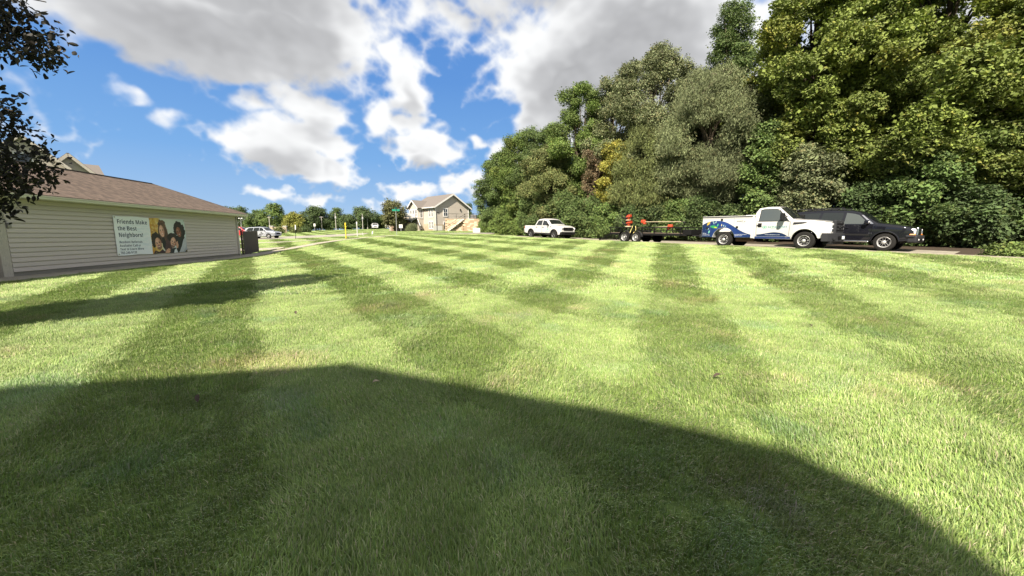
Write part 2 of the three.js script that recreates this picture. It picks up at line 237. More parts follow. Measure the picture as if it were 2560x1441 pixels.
// the mower laid the grass over, alternately out and back, in two crossing sets of passes
const SWATH_A = 1.52, SWATH_B = 1.4;
function layOf(x, f) {
  const a = [-0.553, 0.833], b = [0.36, 0.933], w = 0.05 * n2(x * 0.3, f * 0.3) + 0.03 * n2(x * 2.1, f * 2.1);
  const pa = (x * a[1] - f * a[0] + 0.06) / SWATH_A + w, pb = (x * b[1] - f * b[0] + 0.27) / SWATH_B + w + 1;
  const A = clamp(Math.sin(Math.PI * pa) * 7, -1, 1), B = clamp(Math.sin(Math.PI * pb) * 7, -1, 1), right = smooth(-4, 6, x - 0.1 * f), ka = lerp(1.1, 0.62, right), kb = lerp(0.62, 0.72, right) * (1 - 0.45 * smooth(0.8, 4.5, x * 0.933 - f * 0.36));
  const cross = 0.3 * n2(x * 0.22 + f * 0.1, (f * 0.94 - x * 0.34) * 1.1);                       // faint third set of passes
  return [a[0] * A * ka + b[0] * B * kb + 0.94 * cross + 0.15 * n2(x * 0.9, f * 0.9), 0.12 + a[1] * A * ka + b[1] * B * kb + 0.34 * cross + 0.3 * n2(x * 0.7 + 40, f * 0.7)];
}
function tintOf(x, f, r) {
  const dry = smooth(0.18, 0.7, fbm2(x * 0.33 + 9, f * 0.33, 4) + 0.12 * (r() - 0.5)), blue = smooth(0.2, 0.65, fbm2(x * 0.55 - 30, f * 0.55 + 7, 3)), v = 1 + 0.16 * fbm2(x * 1.3, f * 1.3 + 60, 3) + 0.34 * (r() - 0.5);
  let c = [v, v, v]; c = [c[0] * lerp(1, 1.34, dry), c[1] * lerp(1, 1.03, dry), c[2] * lerp(1, 1.4, dry)]; return [c[0] * lerp(1, 0.86, blue), c[1] * lerp(1, 0.97, blue), c[2] * lerp(1, 1.2, blue)];
}
function grassField(spacing, radius, patches, inside, seed, name, label, scaleY = 1) {
  const r = mulberry(seed), where = patches.map(() => []);
  for (let f = inside.f0; f < inside.f1; f += spacing) for (let x = inside.x0; x < inside.x1; x += spacing) {
    const px = x + (r() - 0.5) * spacing * 0.9, pf = f + (r() - 0.5) * spacing * 0.9, pick = Math.floor(r() * patches.length);
    if (!inside.test(px, pf) || !isLawn(px, pf, radius)) continue;
    where[pick].push([px, pf]);
  }
  const up = P3(0, 1, 0), M = new THREE.Matrix4(), Q = new THREE.Quaternion(), T = new THREE.Quaternion(), col = new THREE.Color();
  const holder = new THREE.Group(); holder.name = numbered(name); scene.add(holder); tag(holder, label, 'grass', null, 'stuff');
  patches.forEach((g, k) => {
    const im = new THREE.InstancedMesh(g, grassMat, where[k].length); im.name = 'blades'; im.userData.kind = 'stuff'; im.receiveShadow = true; im.castShadow = true;
    where[k].forEach(([x, f], i) => {
      const h = ground(x, f), e = 0.4, nx = ground(x + e, f) - ground(x - e, f), nf = ground(x, f + e) - ground(x, f - e), nrm = P3(-nx / (2 * e), 1, nf / (2 * e)).normalize();
      const [lx, lf] = layOf(x, f), strong = Math.hypot(lx, lf);
      Q.setFromUnitVectors(up, nrm).multiply(T.setFromAxisAngle(up, Math.atan2(lf, lx) + (r() - 0.5) * (strong < 0.4 ? 2.5 : 0.55)));
      const s = 0.9 + 0.25 * r(); M.compose(V(x, h, f), Q, P3(s, s * scaleY * (0.7 + 0.6 * r()) * (1 + 0.5 * fbm2(x * 2.3, f * 2.3, 2)), s)); im.setMatrixAt(i, M);
      const c = tintOf(x, f, r); im.setColorAt(i, col.setRGB(c[0], c[1], c[2]));
    });
    holder.add(im);
  });
}
const nearTest = (x, f) => f > 0.6 && f < 9 && Math.abs(x) < 1.5 + f * 1.42;
grassField(0.18, 0.17, [1, 2, 3, 4].map((s) => bladePatch(s, 0.17, 430, 0.043, 0.0042, 0.66)), { x0: -15, x1: 15, f0: 0.6, f1: 9, test: nearTest }, 5, 'lawn_grass', 'short mown lawn grass close by, laid in crossing stripes');
grassField(0.24, 0.2, [5, 6, 7].map((s) => bladePatch(s, 0.21, 230, 0.056, 0.0085, 0.78, 0.9)), { x0: -36, x1: 26, f0: 4, f1: 26, test: (x, f) => !nearTest(x, f) && (f < 26) && Math.abs(x) < 5 + f * 1.42 && f > 0 }, 6, 'lawn_grass', 'mown lawn grass in the middle of the lawn, in diamond stripes');
grassField(0.5, 0.42, [8, 9].map((s) => bladePatch(s, 0.44, 300, 0.068, 0.016, 0.82, 0.85)), { x0: -90, x1: 40, f0: 26, f1: 130, test: (x, f) => Math.abs(x) < 8 + f * 1.2 && (f < 80 || x > -80) && !(f > 75 && x > 5) }, 7, 'lawn_grass', 'mown grass of the far lawn beyond the footpath');

const M0 = { glass: phys([0.014, 0.018, 0.018], 0.05) };
// ---------- unseen house behind the photographer, shaped to shade the near lawn ----------
{
  const h = thing('unseen_shading_house', 'unseen beige gabled three-storey house behind the viewer, shaped to shade the near lawn', 'house');
  const px = -6.79, zf = -8.07, peak = 12, run = 4.62, eave = 10.25, runL = 8.5, eaveL = 9.96, deep = 11, ov = 0.3;
  const wallM = std([0.43, 0.385, 0.335], 0.65), tr = std([0.7, 0.69, 0.66], 0.5);
  const prof = new THREE.Shape(); prof.moveTo(px - runL + ov, -0.1); prof.lineTo(px + run - ov, -0.1); prof.lineTo(px + run - ov, eave - 0.2); prof.lineTo(px, peak - 0.12); prof.lineTo(px - runL + ov, eaveL); const wg = new THREE.ExtrudeGeometry(prof, { depth: deep, bevelEnabled: false }); wg.translate(0, 0, -zf + 0.15);
  mesh('wall', wg, wallM, h);
  const slab = (x0, y0, x1, y1) => { const sh = new THREE.Shape(); const dx = x1 - x0, dy = y1 - y0, l = Math.hypot(dx, dy), nx = -dy / l * 0.1, ny = dx / l * 0.1; sh.moveTo(x0, y0); sh.lineTo(x1, y1); sh.lineTo(x1 - nx, y1 - ny); sh.lineTo(x0 - nx, y0 - ny); const g = new THREE.ExtrudeGeometry(sh, { depth: deep + 0.6, bevelEnabled: false }); return g.translate(0, 0, -zf); };
  mesh('roof', [slab(px, peak, px + 3.44, peak - 1.23), slab(px + 3.42, peak - 1.225, px + 4.53, peak - 1.745), slab(px + 4.5, peak - 1.735, px + 4.98, peak - 2.23), slab(px - runL - 0.3, eaveL - 0.1, px, peak)], std([0.16, 0.13, 0.11], 0.95), h);  // roof slopes bent to shape the edge of the lawn shadow
  for (const [x, y] of [[-13, 1.6], [-9, 1.6], [-4, 1.6], [-13, 4.8], [-9, 4.8], [-4, 4.8], [-13, 7.8], [-9, 7.8], [-4, 7.8]]) { const w = mesh('window', box(1.1, 1.5, 0.08, x, y, -zf + 0.12), tr, h); mesh('pane', box(0.9, 1.3, 0.03, x, y, -zf + 0.075), M0.glass, w); }
  mesh('door', rbox(1.0, 2.1, 0.08, 0.02, -6.5, 1.05, -zf + 0.12), std([0.2, 0.06, 0.05], 0.5), h);
}

// ---------- garage with the banner ----------
const siding = std([0.56, 0.50, 0.465], 0.62), sidingTrim = std([0.60, 0.55, 0.48], 0.6, { map: tile(grainTex, 0.8, 0.8) });
const sidings = [siding, std([0.54, 0.485, 0.45], 0.62), std([0.575, 0.51, 0.475], 0.6)];
const gutterMat = std([0.62, 0.60, 0.54], 0.35), soffitMat = std([0.55, 0.52, 0.46], 0.6);
const shingleTex = dataTex(512, 512, (x, y) => {                            // 2.8 m square: tab tones of the asphalt shingles
  const row = Math.floor(y / 25.6), k = Math.floor((x + (row * 37 % 51)) / (26 + (row % 3) * 6)), t = n2(k * 7.3 + row * 3.1, row * 5.7), c = n2(x * 0.8, y * 0.8), b = tn(x, y, 512, 512, 6, 5);
  const v = 1 + 0.17 * t + 0.13 * c + 0.07 * b; return [146 * v, 124 * v, 108 * v];
});
const shingle = std([0.40, 0.415, 0.44], 0.95, { map: tile(shingleTex, 1 / 2.8, 1 / 2.8), side: THREE.DoubleSide });
const concreteGrey = std([0.36, 0.35, 0.33], 0.9, { map: tile(concreteTex, 0.7, 0.7) });
const darkWood = std([0.085, 0.066, 0.06], 0.8, { map: tile(grainTex, 2, 0.4) });
// one slope of shingle courses: each course a thin tilted slab overlapping the one below. left(u)/right(u): ends of the course at height share u
function courses(origin, alongV, upV, left, right, slant, n, lip = 0.008) {
  const list = [], nrm = new THREE.Vector3().crossVectors(alongV, upV).normalize();
  for (let i = 0; i < n; i++) {
    const u0 = i / n, u1 = (i + 1) / n + 0.002, P = (a, u, h) => { const q = origin.clone().addScaledVector(alongV, a).addScaledVector(upV, u * slant).addScaledVector(nrm, h); return [q.x, q.y, q.z, a, u * slant]; };
    list.push([P(left(u0), u0, lip), P(right(u0), u0, lip), P(right(u1), u1, 0.001), P(left(u1), u1, 0.001)]);
    list.push([P(left(u0), u0, -0.004), P(right(u0), u0, -0.004), P(right(u0), u0, lip), P(left(u0), u0, lip)]);
  }
  return polys(list);
}
{
  const g = thing('garage', 'long low beige garage with brown shingle roof and horizontal siding', 'garage');
  const y0 = ground(-17.4, 14) - 0.02; g.position.copy(V(GARAGE.x, y0, GARAGE.f)); g.rotation.y = Math.atan2(0.992, -0.125);
  const L = 13.6, W = 6, X0 = -7.5, top = 2.78;
  mesh('foundation', [box(L + 0.3, 0.55, 0.2, L / 2 - 0.15, -0.08, -0.11), box(7.1, 0.55, 0.2, -4.1, -0.08, -0.26), box(0.2, 0.55, W - 0.4, L - 0.12, -0.08, -W / 2)], concreteGrey, g);
  const core = mesh('wall', [box(L + 0.28, top - 0.16, 0.12, L / 2 - 0.12, (top + 0.2) / 2, -0.08), box(7.0, top - 0.16, 0.12, -4.0, (top + 0.2) / 2, -0.23), box(0.12, top - 0.16, W - 0.2, L - 0.09, (top + 0.2) / 2, -W / 2), box(L + 7.4, top - 0.16, 0.12, L / 2 - 3.7, (top + 0.2) / 2, -W)], siding, g);
  const N = 15, hh = (top - 0.2) / N;
  const board = (len, z0, x) => {                                          // drop siding: leans out to its lower edge, with a butt below
    const s = [[0, 0.0], [0.042, 0.0], [0.043, 0.008], [0.03, hh - 0.034], [0.002, hh - 0.03], [0, hh]], p = [];
    for (const xx of [x, x + len]) p.push(s.map(([z, y]) => [xx, y, z0 + z]));
    const list = [p[0], p[1].slice().reverse()]; for (let i = 0; i < 5; i++) list.push([p[0][i], p[1][i], p[1][i + 1], p[0][i + 1]].map((v) => [...v, v[0], v[1] + v[2]]));
    return polys(list);
  };
  const shared = board(L - 0.06, -0.02, -0.28), near = board(6.8, -0.168, -7.45), end = board(W - 0.25, 0, 0); end.rotateY(Math.PI / 2); end.translate(L - 0.028, 0, -0.12);
  for (let i = 0; i < N; i++) {
    const b = mesh('siding_board', shared, sidings[(i * 7) % 3], core); b.position.set(0, 0.2 + i * hh, 0);
    const c = mesh('siding_board', near, siding, core); c.position.set(0, 0.2 + i * hh, 0);
    const d = mesh('siding_board', end, siding, core); d.position.set(0, 0.2 + i * hh, 0);
  }
  mesh('corner_board', rbox(0.3, top + 0.06, 0.3, 0.015, -0.45, top / 2 + 0.07, -0.12), sidingTrim, g);
  mesh('corner_board', rbox(0.13, top - 0.16, 0.17, 0.01, L - 0.03, (top + 0.2) / 2, -0.045), sidingTrim, g);
  mesh('electrical_box', rbox(0.12, 0.18, 0.08, 0.01, -0.22, 1.83, 0.04), std(0x8d8a83, 0.6), g);
  const ov = 0.45, ze = ov, zb = -W - ov, xe = L + ov, rise = 1.62, half = (ze - zb) / 2, zr = (ze + zb) / 2, ye = top + 0.16, slant = Math.hypot(half, rise), xr = xe - half;
  mesh('soffit', [box(xe - X0, 0.02, ov, (xe + X0) / 2, top - 0.005, ov / 2), box(ov, 0.02, W, xe - ov / 2, top - 0.005, -W / 2)], soffitMat, g);
  // K-style gutter: an extruded ogee
  const gs = new THREE.Shape(); gs.moveTo(0, 0); gs.lineTo(0.075, 0); gs.bezierCurveTo(0.12, 0.03, 0.085, 0.07, 0.13, 0.1); gs.lineTo(0.135, 0.135); gs.lineTo(0.12, 0.135); gs.lineTo(0.12, 0.11); gs.lineTo(0.0, 0.11); gs.lineTo(0, 0);
  const gut = new THREE.ExtrudeGeometry(gs, { depth: xe - X0, bevelEnabled: false }); gut.rotateY(Math.PI / 2).scale(1, 1, -1); gut.computeVertexNormals();
  const gut2 = new THREE.ExtrudeGeometry(gs, { depth: xe - X0, bevelEnabled: false }); gut2.rotateY(-Math.PI / 2); gut2.translate(xe, top - 0.01, ze - 0.01);
  mesh('gutter', gut2, gutterMat, g);
  const gs3 = new THREE.ExtrudeGeometry(gs, { depth: W, bevelEnabled: false }); gs3.rotateY(0).translate(xe - 0.01, top - 0.01, -W + 0.2); mesh('gutter', gs3, gutterMat, g);
  mesh('downspout', [tube([P3(xe + 0.06, top + 0.02, ze - 0.1), P3(xe + 0.05, top - 0.15, ze - 0.15), P3(L + 0.1, top - 0.45, 0.0), P3(L + 0.08, top - 0.7, -0.02)], 0.045, 14, 8), box(0.07, 2.0, 0.09, L + 0.07, 1.1, -0.02)], gutterMat, g);
  mesh('fascia', [box(xe - X0, 0.15, 0.02, (xe + X0) / 2, top + 0.075, ze - 0.02), box(0.02, 0.15, W + 0.6, xe - 0.02, top + 0.075, -W / 2)], sidingTrim, g);
  const roof = mesh('roof', [
    courses(P3(X0, ye, ze + 0.03), P3(1, 0, 0), P3(0, rise, -half).normalize(), () => 0, (u) => xe - X0 - u * half, slant, 27),
    courses(P3(xe + 0.03, ye, ze), P3(0, 0, -1), P3(-half, rise, 0).normalize(), (u) => u * half, (u) => (ze - zb) - u * half, slant, 27),
    polys([[[X0, ye, zb], [xe, ye, zb], [xr, ye + rise, zr], [X0, ye + rise, zr]]]),
  ], shingle, g);
  mesh('ridge_cap', [box(xr - X0, 0.035, 0.2, (xr + X0) / 2, ye + rise + 0.012, zr), bar(P3(xr, ye + rise, zr), P3(xe, ye + 0.01, ze), 0.045, 5)], std([0.10, 0.083, 0.072], 0.95), roof);
}
{
  // banner fixed to the wall
  const tex = canvasTex(1536, 614, (c, w, h) => {
    c.fillStyle = '#eef2f4'; c.fillRect(0, 0, w, h);
    for (let i = 0; i < 260; i++) { c.fillStyle = `rgba(${200 + n2(i, 3) * 20},215,220,0.10)`; c.fillRect((n2(i * 3.1, 7) * 0.5 + 0.5) * w * 0.46, (n2(i * 1.7, 9) * 0.5 + 0.5) * h, 80, 24); }
    c.fillStyle = '#22304a'; c.textBaseline = 'alphabetic';
    const put = (t, x, y, size, wgt) => { c.font = `${wgt} ${size}px sans-serif`; c.fillText(t, x, y); };
    put('Friends Make', 56, 118, 90, 'bold'); put('the Best', 56, 222, 90, 'bold'); put('Neighbors!', 56, 326, 90, 'bold');
    put('Resident Referrals', 56, 424, 50, 'bold'); put('Available! Call or', 56, 480, 50, 'bold'); put('Text to Learn More', 56, 536, 50, 'bold'); put('785-246-9120', 56, 592, 50, 'bold');
    // printed photograph: four friends
    const X = 690; c.save(); c.beginPath(); c.rect(X, 0, w - X, h); c.clip();
    const bg = c.createLinearGradient(X, 0, w, 0); bg.addColorStop(0, '#c99a3e'); bg.addColorStop(0.22, '#d8b86a'); bg.addColorStop(0.32, '#d5dad2'); bg.addColorStop(1, '#c3d0cd'); c.fillStyle = bg; c.fillRect(X, 0, w - X, h);
    const r = mulberry(5); for (let i = 0; i < 180; i++) { c.fillStyle = ['rgba(190,120,30,0.25)', 'rgba(220,190,90,0.3)', 'rgba(150,100,40,0.2)', 'rgba(235,220,170,0.3)'][i % 4]; c.beginPath(); c.ellipse(X + r() * 190 * (0.4 + r()), r() * h, 8 + r() * 26, 10 + r() * 40, r() * 3, 0, 7); c.fill(); }
    const el = (x, y, a, b, col, rot = 0) => { c.fillStyle = col; c.beginPath(); c.ellipse(x, y, a, b, rot, 0, 7); c.fill(); };
    const poly = (col, ...p) => { c.fillStyle = col; c.beginPath(); c.moveTo(p[0], p[1]); for (let i = 2; i < p.length; i += 2) c.lineTo(p[i], p[i + 1]); c.closePath(); c.fill(); };
    const strands = (x, y, a, b, col, n, len) => { c.strokeStyle = col; c.lineWidth = 3; for (let i = 0; i < n; i++) { const t = r() * 6.28, q = 0.75 + 0.3 * r(); c.beginPath(); c.moveTo(x + Math.cos(t) * a * q, y + Math.sin(t) * b * q); c.lineTo(x + Math.cos(t) * a * q + (r() - 0.5) * len, y + Math.sin(t) * b * q + r() * len); c.stroke(); } };
    const face = (x, y, a, b, rot, skin, dark, lip, beard) => {
      c.save(); c.translate(x, y); c.rotate(rot);
      el(0, 0, a, b, skin); c.fillStyle = 'rgba(70,30,20,0.28)'; c.beginPath(); c.ellipse(0, 0, a, b, 0, -1.3, 1.6); c.ellipse(-a * 0.25, 0, a * 0.85, b, 0, 1.6, -1.3, true); c.fill(); el(-a * 0.3, -b * 0.3, a * 0.45, b * 0.3, 'rgba(255,225,205,0.25)');
      el(0, b * 0.75, a * 0.6, b * 0.28, skin);
      if (beard) { c.fillStyle = beard; c.beginPath(); c.ellipse(0, b * 0.52, a * 0.82, b * 0.5, 0, 0.1, 3.04); c.fill(); el(0, b * 0.32, a * 0.5, b * 0.1, beard); }
      for (const s of [-1, 1]) { c.strokeStyle = dark; c.lineWidth = a * 0.1; c.beginPath(); c.moveTo(s * a * 0.2, -b * 0.2); c.quadraticCurveTo(s * a * 0.45, -b * 0.32, s * a * 0.68, -b * 0.18); c.stroke(); c.lineWidth = a * 0.12; c.beginPath(); c.arc(s * a * 0.42, -b * 0.02, a * 0.16, 3.5, 5.9); c.stroke(); el(s * a * 0.42, -b * 0.04, a * 0.1, b * 0.05, dark); el(s * a * 0.55, b * 0.22, a * 0.22, b * 0.14, 'rgba(200,100,80,0.25)'); }
      el(0, b * 0.16, a * 0.15, b * 0.09, 'rgba(110,60,40,0.35)'); c.strokeStyle = 'rgba(110,60,40,0.4)'; c.lineWidth = 3; c.beginPath(); c.moveTo(a * 0.08, -b * 0.1); c.lineTo(a * 0.14, b * 0.16); c.stroke();
      c.fillStyle = lip; c.beginPath(); c.ellipse(0, b * 0.44, a * 0.36, b * 0.15, 0, 0, Math.PI); c.fill(); c.fillStyle = '#fbf7f2'; c.beginPath(); c.ellipse(0, b * 0.445, a * 0.28, b * 0.08, 0, 0, Math.PI); c.fill();
      c.restore();
    };
    const blob = (x, y, a, b, n, cols, q) => { for (let i = 0; i < n; i++) { const t = r() * 6.28, k = Math.sqrt(r()); el(x + Math.cos(t) * a * k, y + Math.sin(t) * b * k, q * (0.5 + r()), q * (0.5 + r()), cols[i % cols.length], r() * 3); } };
    // right: friend with a cloud of dark curls and a pale sleeve
    poly('#191a20', 1255, 614, 1270, 330, 1340, 280, 1480, 300, 1536, 420, 1536, 614);
    blob(1370, 165, 120, 110, 150, ['#1c1413', '#241a17', '#2d201c', '#17110f'], 24); blob(1440, 235, 66, 100, 60, ['#1c1413', '#241a17'], 22); blob(1290, 200, 46, 80, 50, ['#1c1413', '#241a17'], 20);
    face(1358, 232, 58, 92, -0.2, '#8f5b45', '#20120f', '#6d2f2a');
    poly('#b9bdc2', 1500, 330, 1536, 360, 1536, 560, 1440, 614, 1320, 614, 1400, 500, 1460, 380); poly('#a3a8ae', 1536, 470, 1420, 614, 1470, 614, 1536, 540);
    // behind: long straight brown hair
    poly('#4f382d', 868, 150, 900, 60, 960, 30, 1020, 60, 1060, 160, 1100, 330, 1130, 470, 1020, 480, 880, 420, 850, 300); blob(960, 105, 80, 64, 50, ['#5a4234', '#6b4f3c', '#4a3429'], 20); strands(1030, 260, 40, 170, 'rgba(130,95,70,0.45)', 60, 110); strands(890, 220, 24, 120, 'rgba(120,85,60,0.45)', 30, 80);
    face(948, 222, 60, 104, -0.14, '#e0b096', '#44281f', '#b4524c'); poly('#4a2f34', 970, 614, 1000, 400, 1070, 370, 1150, 450, 1170, 614); strands(1070, 480, 70, 110, 'rgba(120,85,90,0.5)', 60, 60); poly('#151218', 930, 340, 985, 330, 1020, 430, 975, 560, 930, 500);
    // in front: dark curls, moustache and beard
    blob(800, 350, 84, 90, 110, ['#231a19', '#2f2421', '#1b1413'], 22); blob(735, 420, 34, 70, 40, ['#231a19', '#2f2421'], 18); blob(860, 380, 40, 60, 40, ['#231a19', '#1b1413'], 18);
    face(838, 442, 70, 106, -0.2, '#d9a68a', '#241714', '#a34a42', 'rgba(58,39,35,0.5)'); poly('#3a2530', 700, 614, 752, 556, 840, 590, 910, 540, 1010, 614); strands(850, 600, 130, 26, 'rgba(115,75,90,0.7)', 60, 26);
    // in front: dark swept fringe, head turned
    blob(1180, 335, 110, 66, 110, ['#221a1d', '#2c2226', '#181214'], 22); blob(1262, 390, 44, 90, 50, ['#221a1d', '#181214'], 18);
    face(1190, 428, 66, 98, 0.3, '#dcab90', '#241714', '#a34a42', 'rgba(58,39,35,0.5)');
    poly('#262b32', 1090, 614, 1120, 545, 1230, 520, 1320, 614); poly('#dfe3e4', 1190, 614, 1210, 560, 1255, 540, 1290, 614); poly('#cf9f84', 1262, 420, 1300, 400, 1320, 470, 1290, 540, 1255, 520);
    poly('#d7a78a', 975, 614, 1005, 560, 1060, 528, 1100, 545, 1092, 590, 1060, 614); for (let i = 0; i < 4; i++) { c.strokeStyle = '#b98a6e'; c.lineWidth = 4; c.beginPath(); c.moveTo(1040 + i * 14, 538 + i * 8); c.lineTo(1075 + i * 8, 575 + i * 8); c.stroke(); }
    c.restore();
  });
  const w = 4.5, h = 1.8, nx = 40, ny = 12, geo = new THREE.PlaneGeometry(w, h, nx, ny), p = geo.attributes.position;
  for (let i = 0; i < p.count; i++) { const x = p.getX(i), y = p.getY(i); p.setZ(i, 0.012 * n2(x * 1.6, y * 1.9) + 0.006 * n2(x * 5, y * 3)); p.setY(i, y + 0.012 * Math.sin(x * 4.2) * (Math.abs(y) > 0.8 ? 1 : 0)); }
  geo.computeVertexNormals();
  const b = solo('wall_banner', geo, std(0xffffff, 0.55, { map: tex, side: THREE.DoubleSide }), 'wide vinyl banner reading Friends Make the Best Neighbors with four laughing people', 'banner');
  const at = (a, out, y) => V(GARAGE.x + GARAGE.dx * a + 0.992 * out, y, GARAGE.f + GARAGE.df * a + 0.125 * out);
  b.position.copy(at(6.12, 0.045, 1.46)); b.rotation.y = Math.atan2(0.992, -0.125); b.rotation.order = 'YXZ'; b.rotation.z = -0.004;
  for (const [x, y] of [[-2.18, 0.84], [2.18, 0.84], [-2.18, -0.84], [2.18, -0.84], [0, 0.85], [0, -0.85]]) { const e = mesh('grommet', new THREE.TorusGeometry(0.02, 0.007, 5, 10), std(0xb8a860, 0.3, { metalness: 1 }), b); e.position.set(x, y, 0.015); }
}
{
  // board fence screening the yard behind the garage
  const fn = thing('board_fence', 'dark brown upright board fence at the end of the garage', 'fence'), a = [-19.35, 27.9], b = [-20.45, 31.2], n = 24, len = Math.hypot(b[0] - a[0], b[1] - a[1]);
  fn.position.copy(V(a[0], 0, a[1])); fn.rotation.y = Math.atan2(b[1] - a[1], b[0] - a[0]); const gy = ground(a[0], a[1]), gy2 = ground(b[0], b[1]), w = len / n;
  const rr = mulberry(31), bg = rbox(w - 0.008, 1.66, 0.02, 0.004);
  for (let i = 0; i < n; i++) { const q = mesh('board', bg, darkWood, fn); q.position.set((i + 0.5) * w, lerp(gy, gy2, i / n) + 0.87 + (rr() - 0.5) * 0.015, (i % 2) * 0.006); }
  for (const y of [0.4, 1.4]) mesh('rail', box(len, 0.09, 0.04, len / 2, (gy + gy2) / 2 + y, -0.035), darkWood, fn);
  for (const x of [0.05, len / 2, len - 0.05]) mesh('post', box(0.1, 1.75, 0.1, x, (gy + gy2) / 2 + 0.85, -0.1), darkWood, fn);
}

// ---------- foliage kit ----------
function spray(seed, n, len, wid, spread, flat, droop, oval) {                    // a twig end: n folded leaves
  const r = mulberry(seed), p = [], ix = [], c = [];
  for (let i = 0; i < n; i++) {
    const a = r() * 6.2832, q = spread * Math.cbrt(r()), ph = Math.acos(2 * r() - 1), x = Math.sin(ph) * Math.cos(a) * q, y = Math.cos(ph) * q * flat, z = Math.sin(ph) * Math.sin(a) * q;
    const L = len * (0.65 + 0.6 * r()), w = wid * (0.65 + 0.6 * r()), yaw = r() * 6.2832, pit = -droop + (r() - 0.5) * 1.3, roll = (r() - 0.5) * 1.5;
    const e = new THREE.Euler(roll, yaw, pit, 'YZX'), f = (oval ? [[0, 0, 0], [L * 0.18, 0.1 * w, w * 0.36], [L * 0.5, 0.12 * w, w / 2], [L * 0.8, 0.03 * w, w * 0.3], [L, -0.12 * L, 0], [L * 0.8, 0.03 * w, -w * 0.3], [L * 0.5, 0.12 * w, -w / 2], [L * 0.18, 0.1 * w, -w * 0.36]] : [[0, 0, 0], [L * 0.45, 0.12 * w, w / 2], [L, -0.1 * L, 0], [L * 0.45, 0.12 * w, -w / 2]]).map((v) => P3(...v).applyEuler(e));
    const k = p.length / 3; f.forEach((v) => p.push(v.x + x, v.y + y, v.z + z)); for (let j = 1; j < f.length - 1; j++) ix.push(k, k + j, k + j + 1);
    const v = 0.75 + 0.5 * r(), yel = r() < 0.12 ? 1.25 : 1; for (let j = 0; j < f.length; j++) c.push(v * yel, v, v * 0.95);
  }
  const g = new THREE.BufferGeometry(); g.setAttribute('position', new THREE.Float32BufferAttribute(p, 3)); g.setAttribute('color', new THREE.Float32BufferAttribute(c, 3)); g.setIndex(ix); g.computeVertexNormals(); return g;
}
const SPRAYS = {
  broad: [1, 2, 3].map((s) => spray(s, 22, 0.2, 0.17, 0.4, 0.5, 0.35)),
  small: [4, 5, 6].map((s) => spray(s, 28, 0.16, 0.09, 0.4, 0.6, 0.3)),
  fine: [7, 8, 9].map((s) => spray(s, 34, 0.17, 0.045, 0.46, 0.7, 0.9)),
  far: [10, 11].map((s) => spray(s, 22, 0.42, 0.3, 0.9, 0.75, 0.25)),
  shrub: [12, 13].map((s) => spray(s, 20, 0.17, 0.12, 0.34, 0.5, 0.2)),
  pear: [16, 17].map((s) => spray(s, 15, 0.1, 0.062, 0.27, 0.7, 0.5, true)),
  cover: [14, 15].map((s) => spray(s, 20, 0.09, 0.075, 0.22, 0.5, 0.1)),
};
const leafMat = phys(0xffffff, 0.8, { vertexColors: true, transmission: 0.34, thickness: 0, side: THREE.DoubleSide, specularIntensity: 0.55 });
const barkTex = dataTex(128, 256, (x, y) => { const v = 150 + 44 * tn(x, y * 0.35, 128, 256 * 0.35, 26, 2) + 26 * n2(x * 0.5, y * 0.12); return [v, v * 0.93, v * 0.84]; });
const bark = std([0.19, 0.165, 0.14], 0.95, { map: tile(barkTex, 2, 3) }), paleBark = std([0.36, 0.33, 0.29], 0.95, { map: tile(barkTex, 2, 3) });
function limb(a, b, r0, r1, rnd, seg = 5, wob = 0.12) {
  const pts = [], L = a.distanceTo(b); for (let i = 0; i <= 3; i++) { const q = a.clone().lerp(b, i / 3); if (i && i < 3) q.add(P3((rnd() - 0.5) * wob * L, (rnd() - 0.3) * wob * L, (rnd() - 0.5) * wob * L)); pts.push(q); }
  const g = new THREE.TubeGeometry(new THREE.CatmullRomCurve3(pts), seg, 1, 6, false), c = new THREE.CatmullRomCurve3(pts), p = g.attributes.position;
  for (let i = 0; i < p.count; i++) { const t = Math.floor(i / 7) / seg, m = c.getPointAt(t), k = lerp(r0, r1, t); p.setXYZ(i, m.x + (p.getX(i) - m.x) * k, m.y + (p.getY(i) - m.y) * k, m.z + (p.getZ(i) - m.z) * k); }
  return g;
}
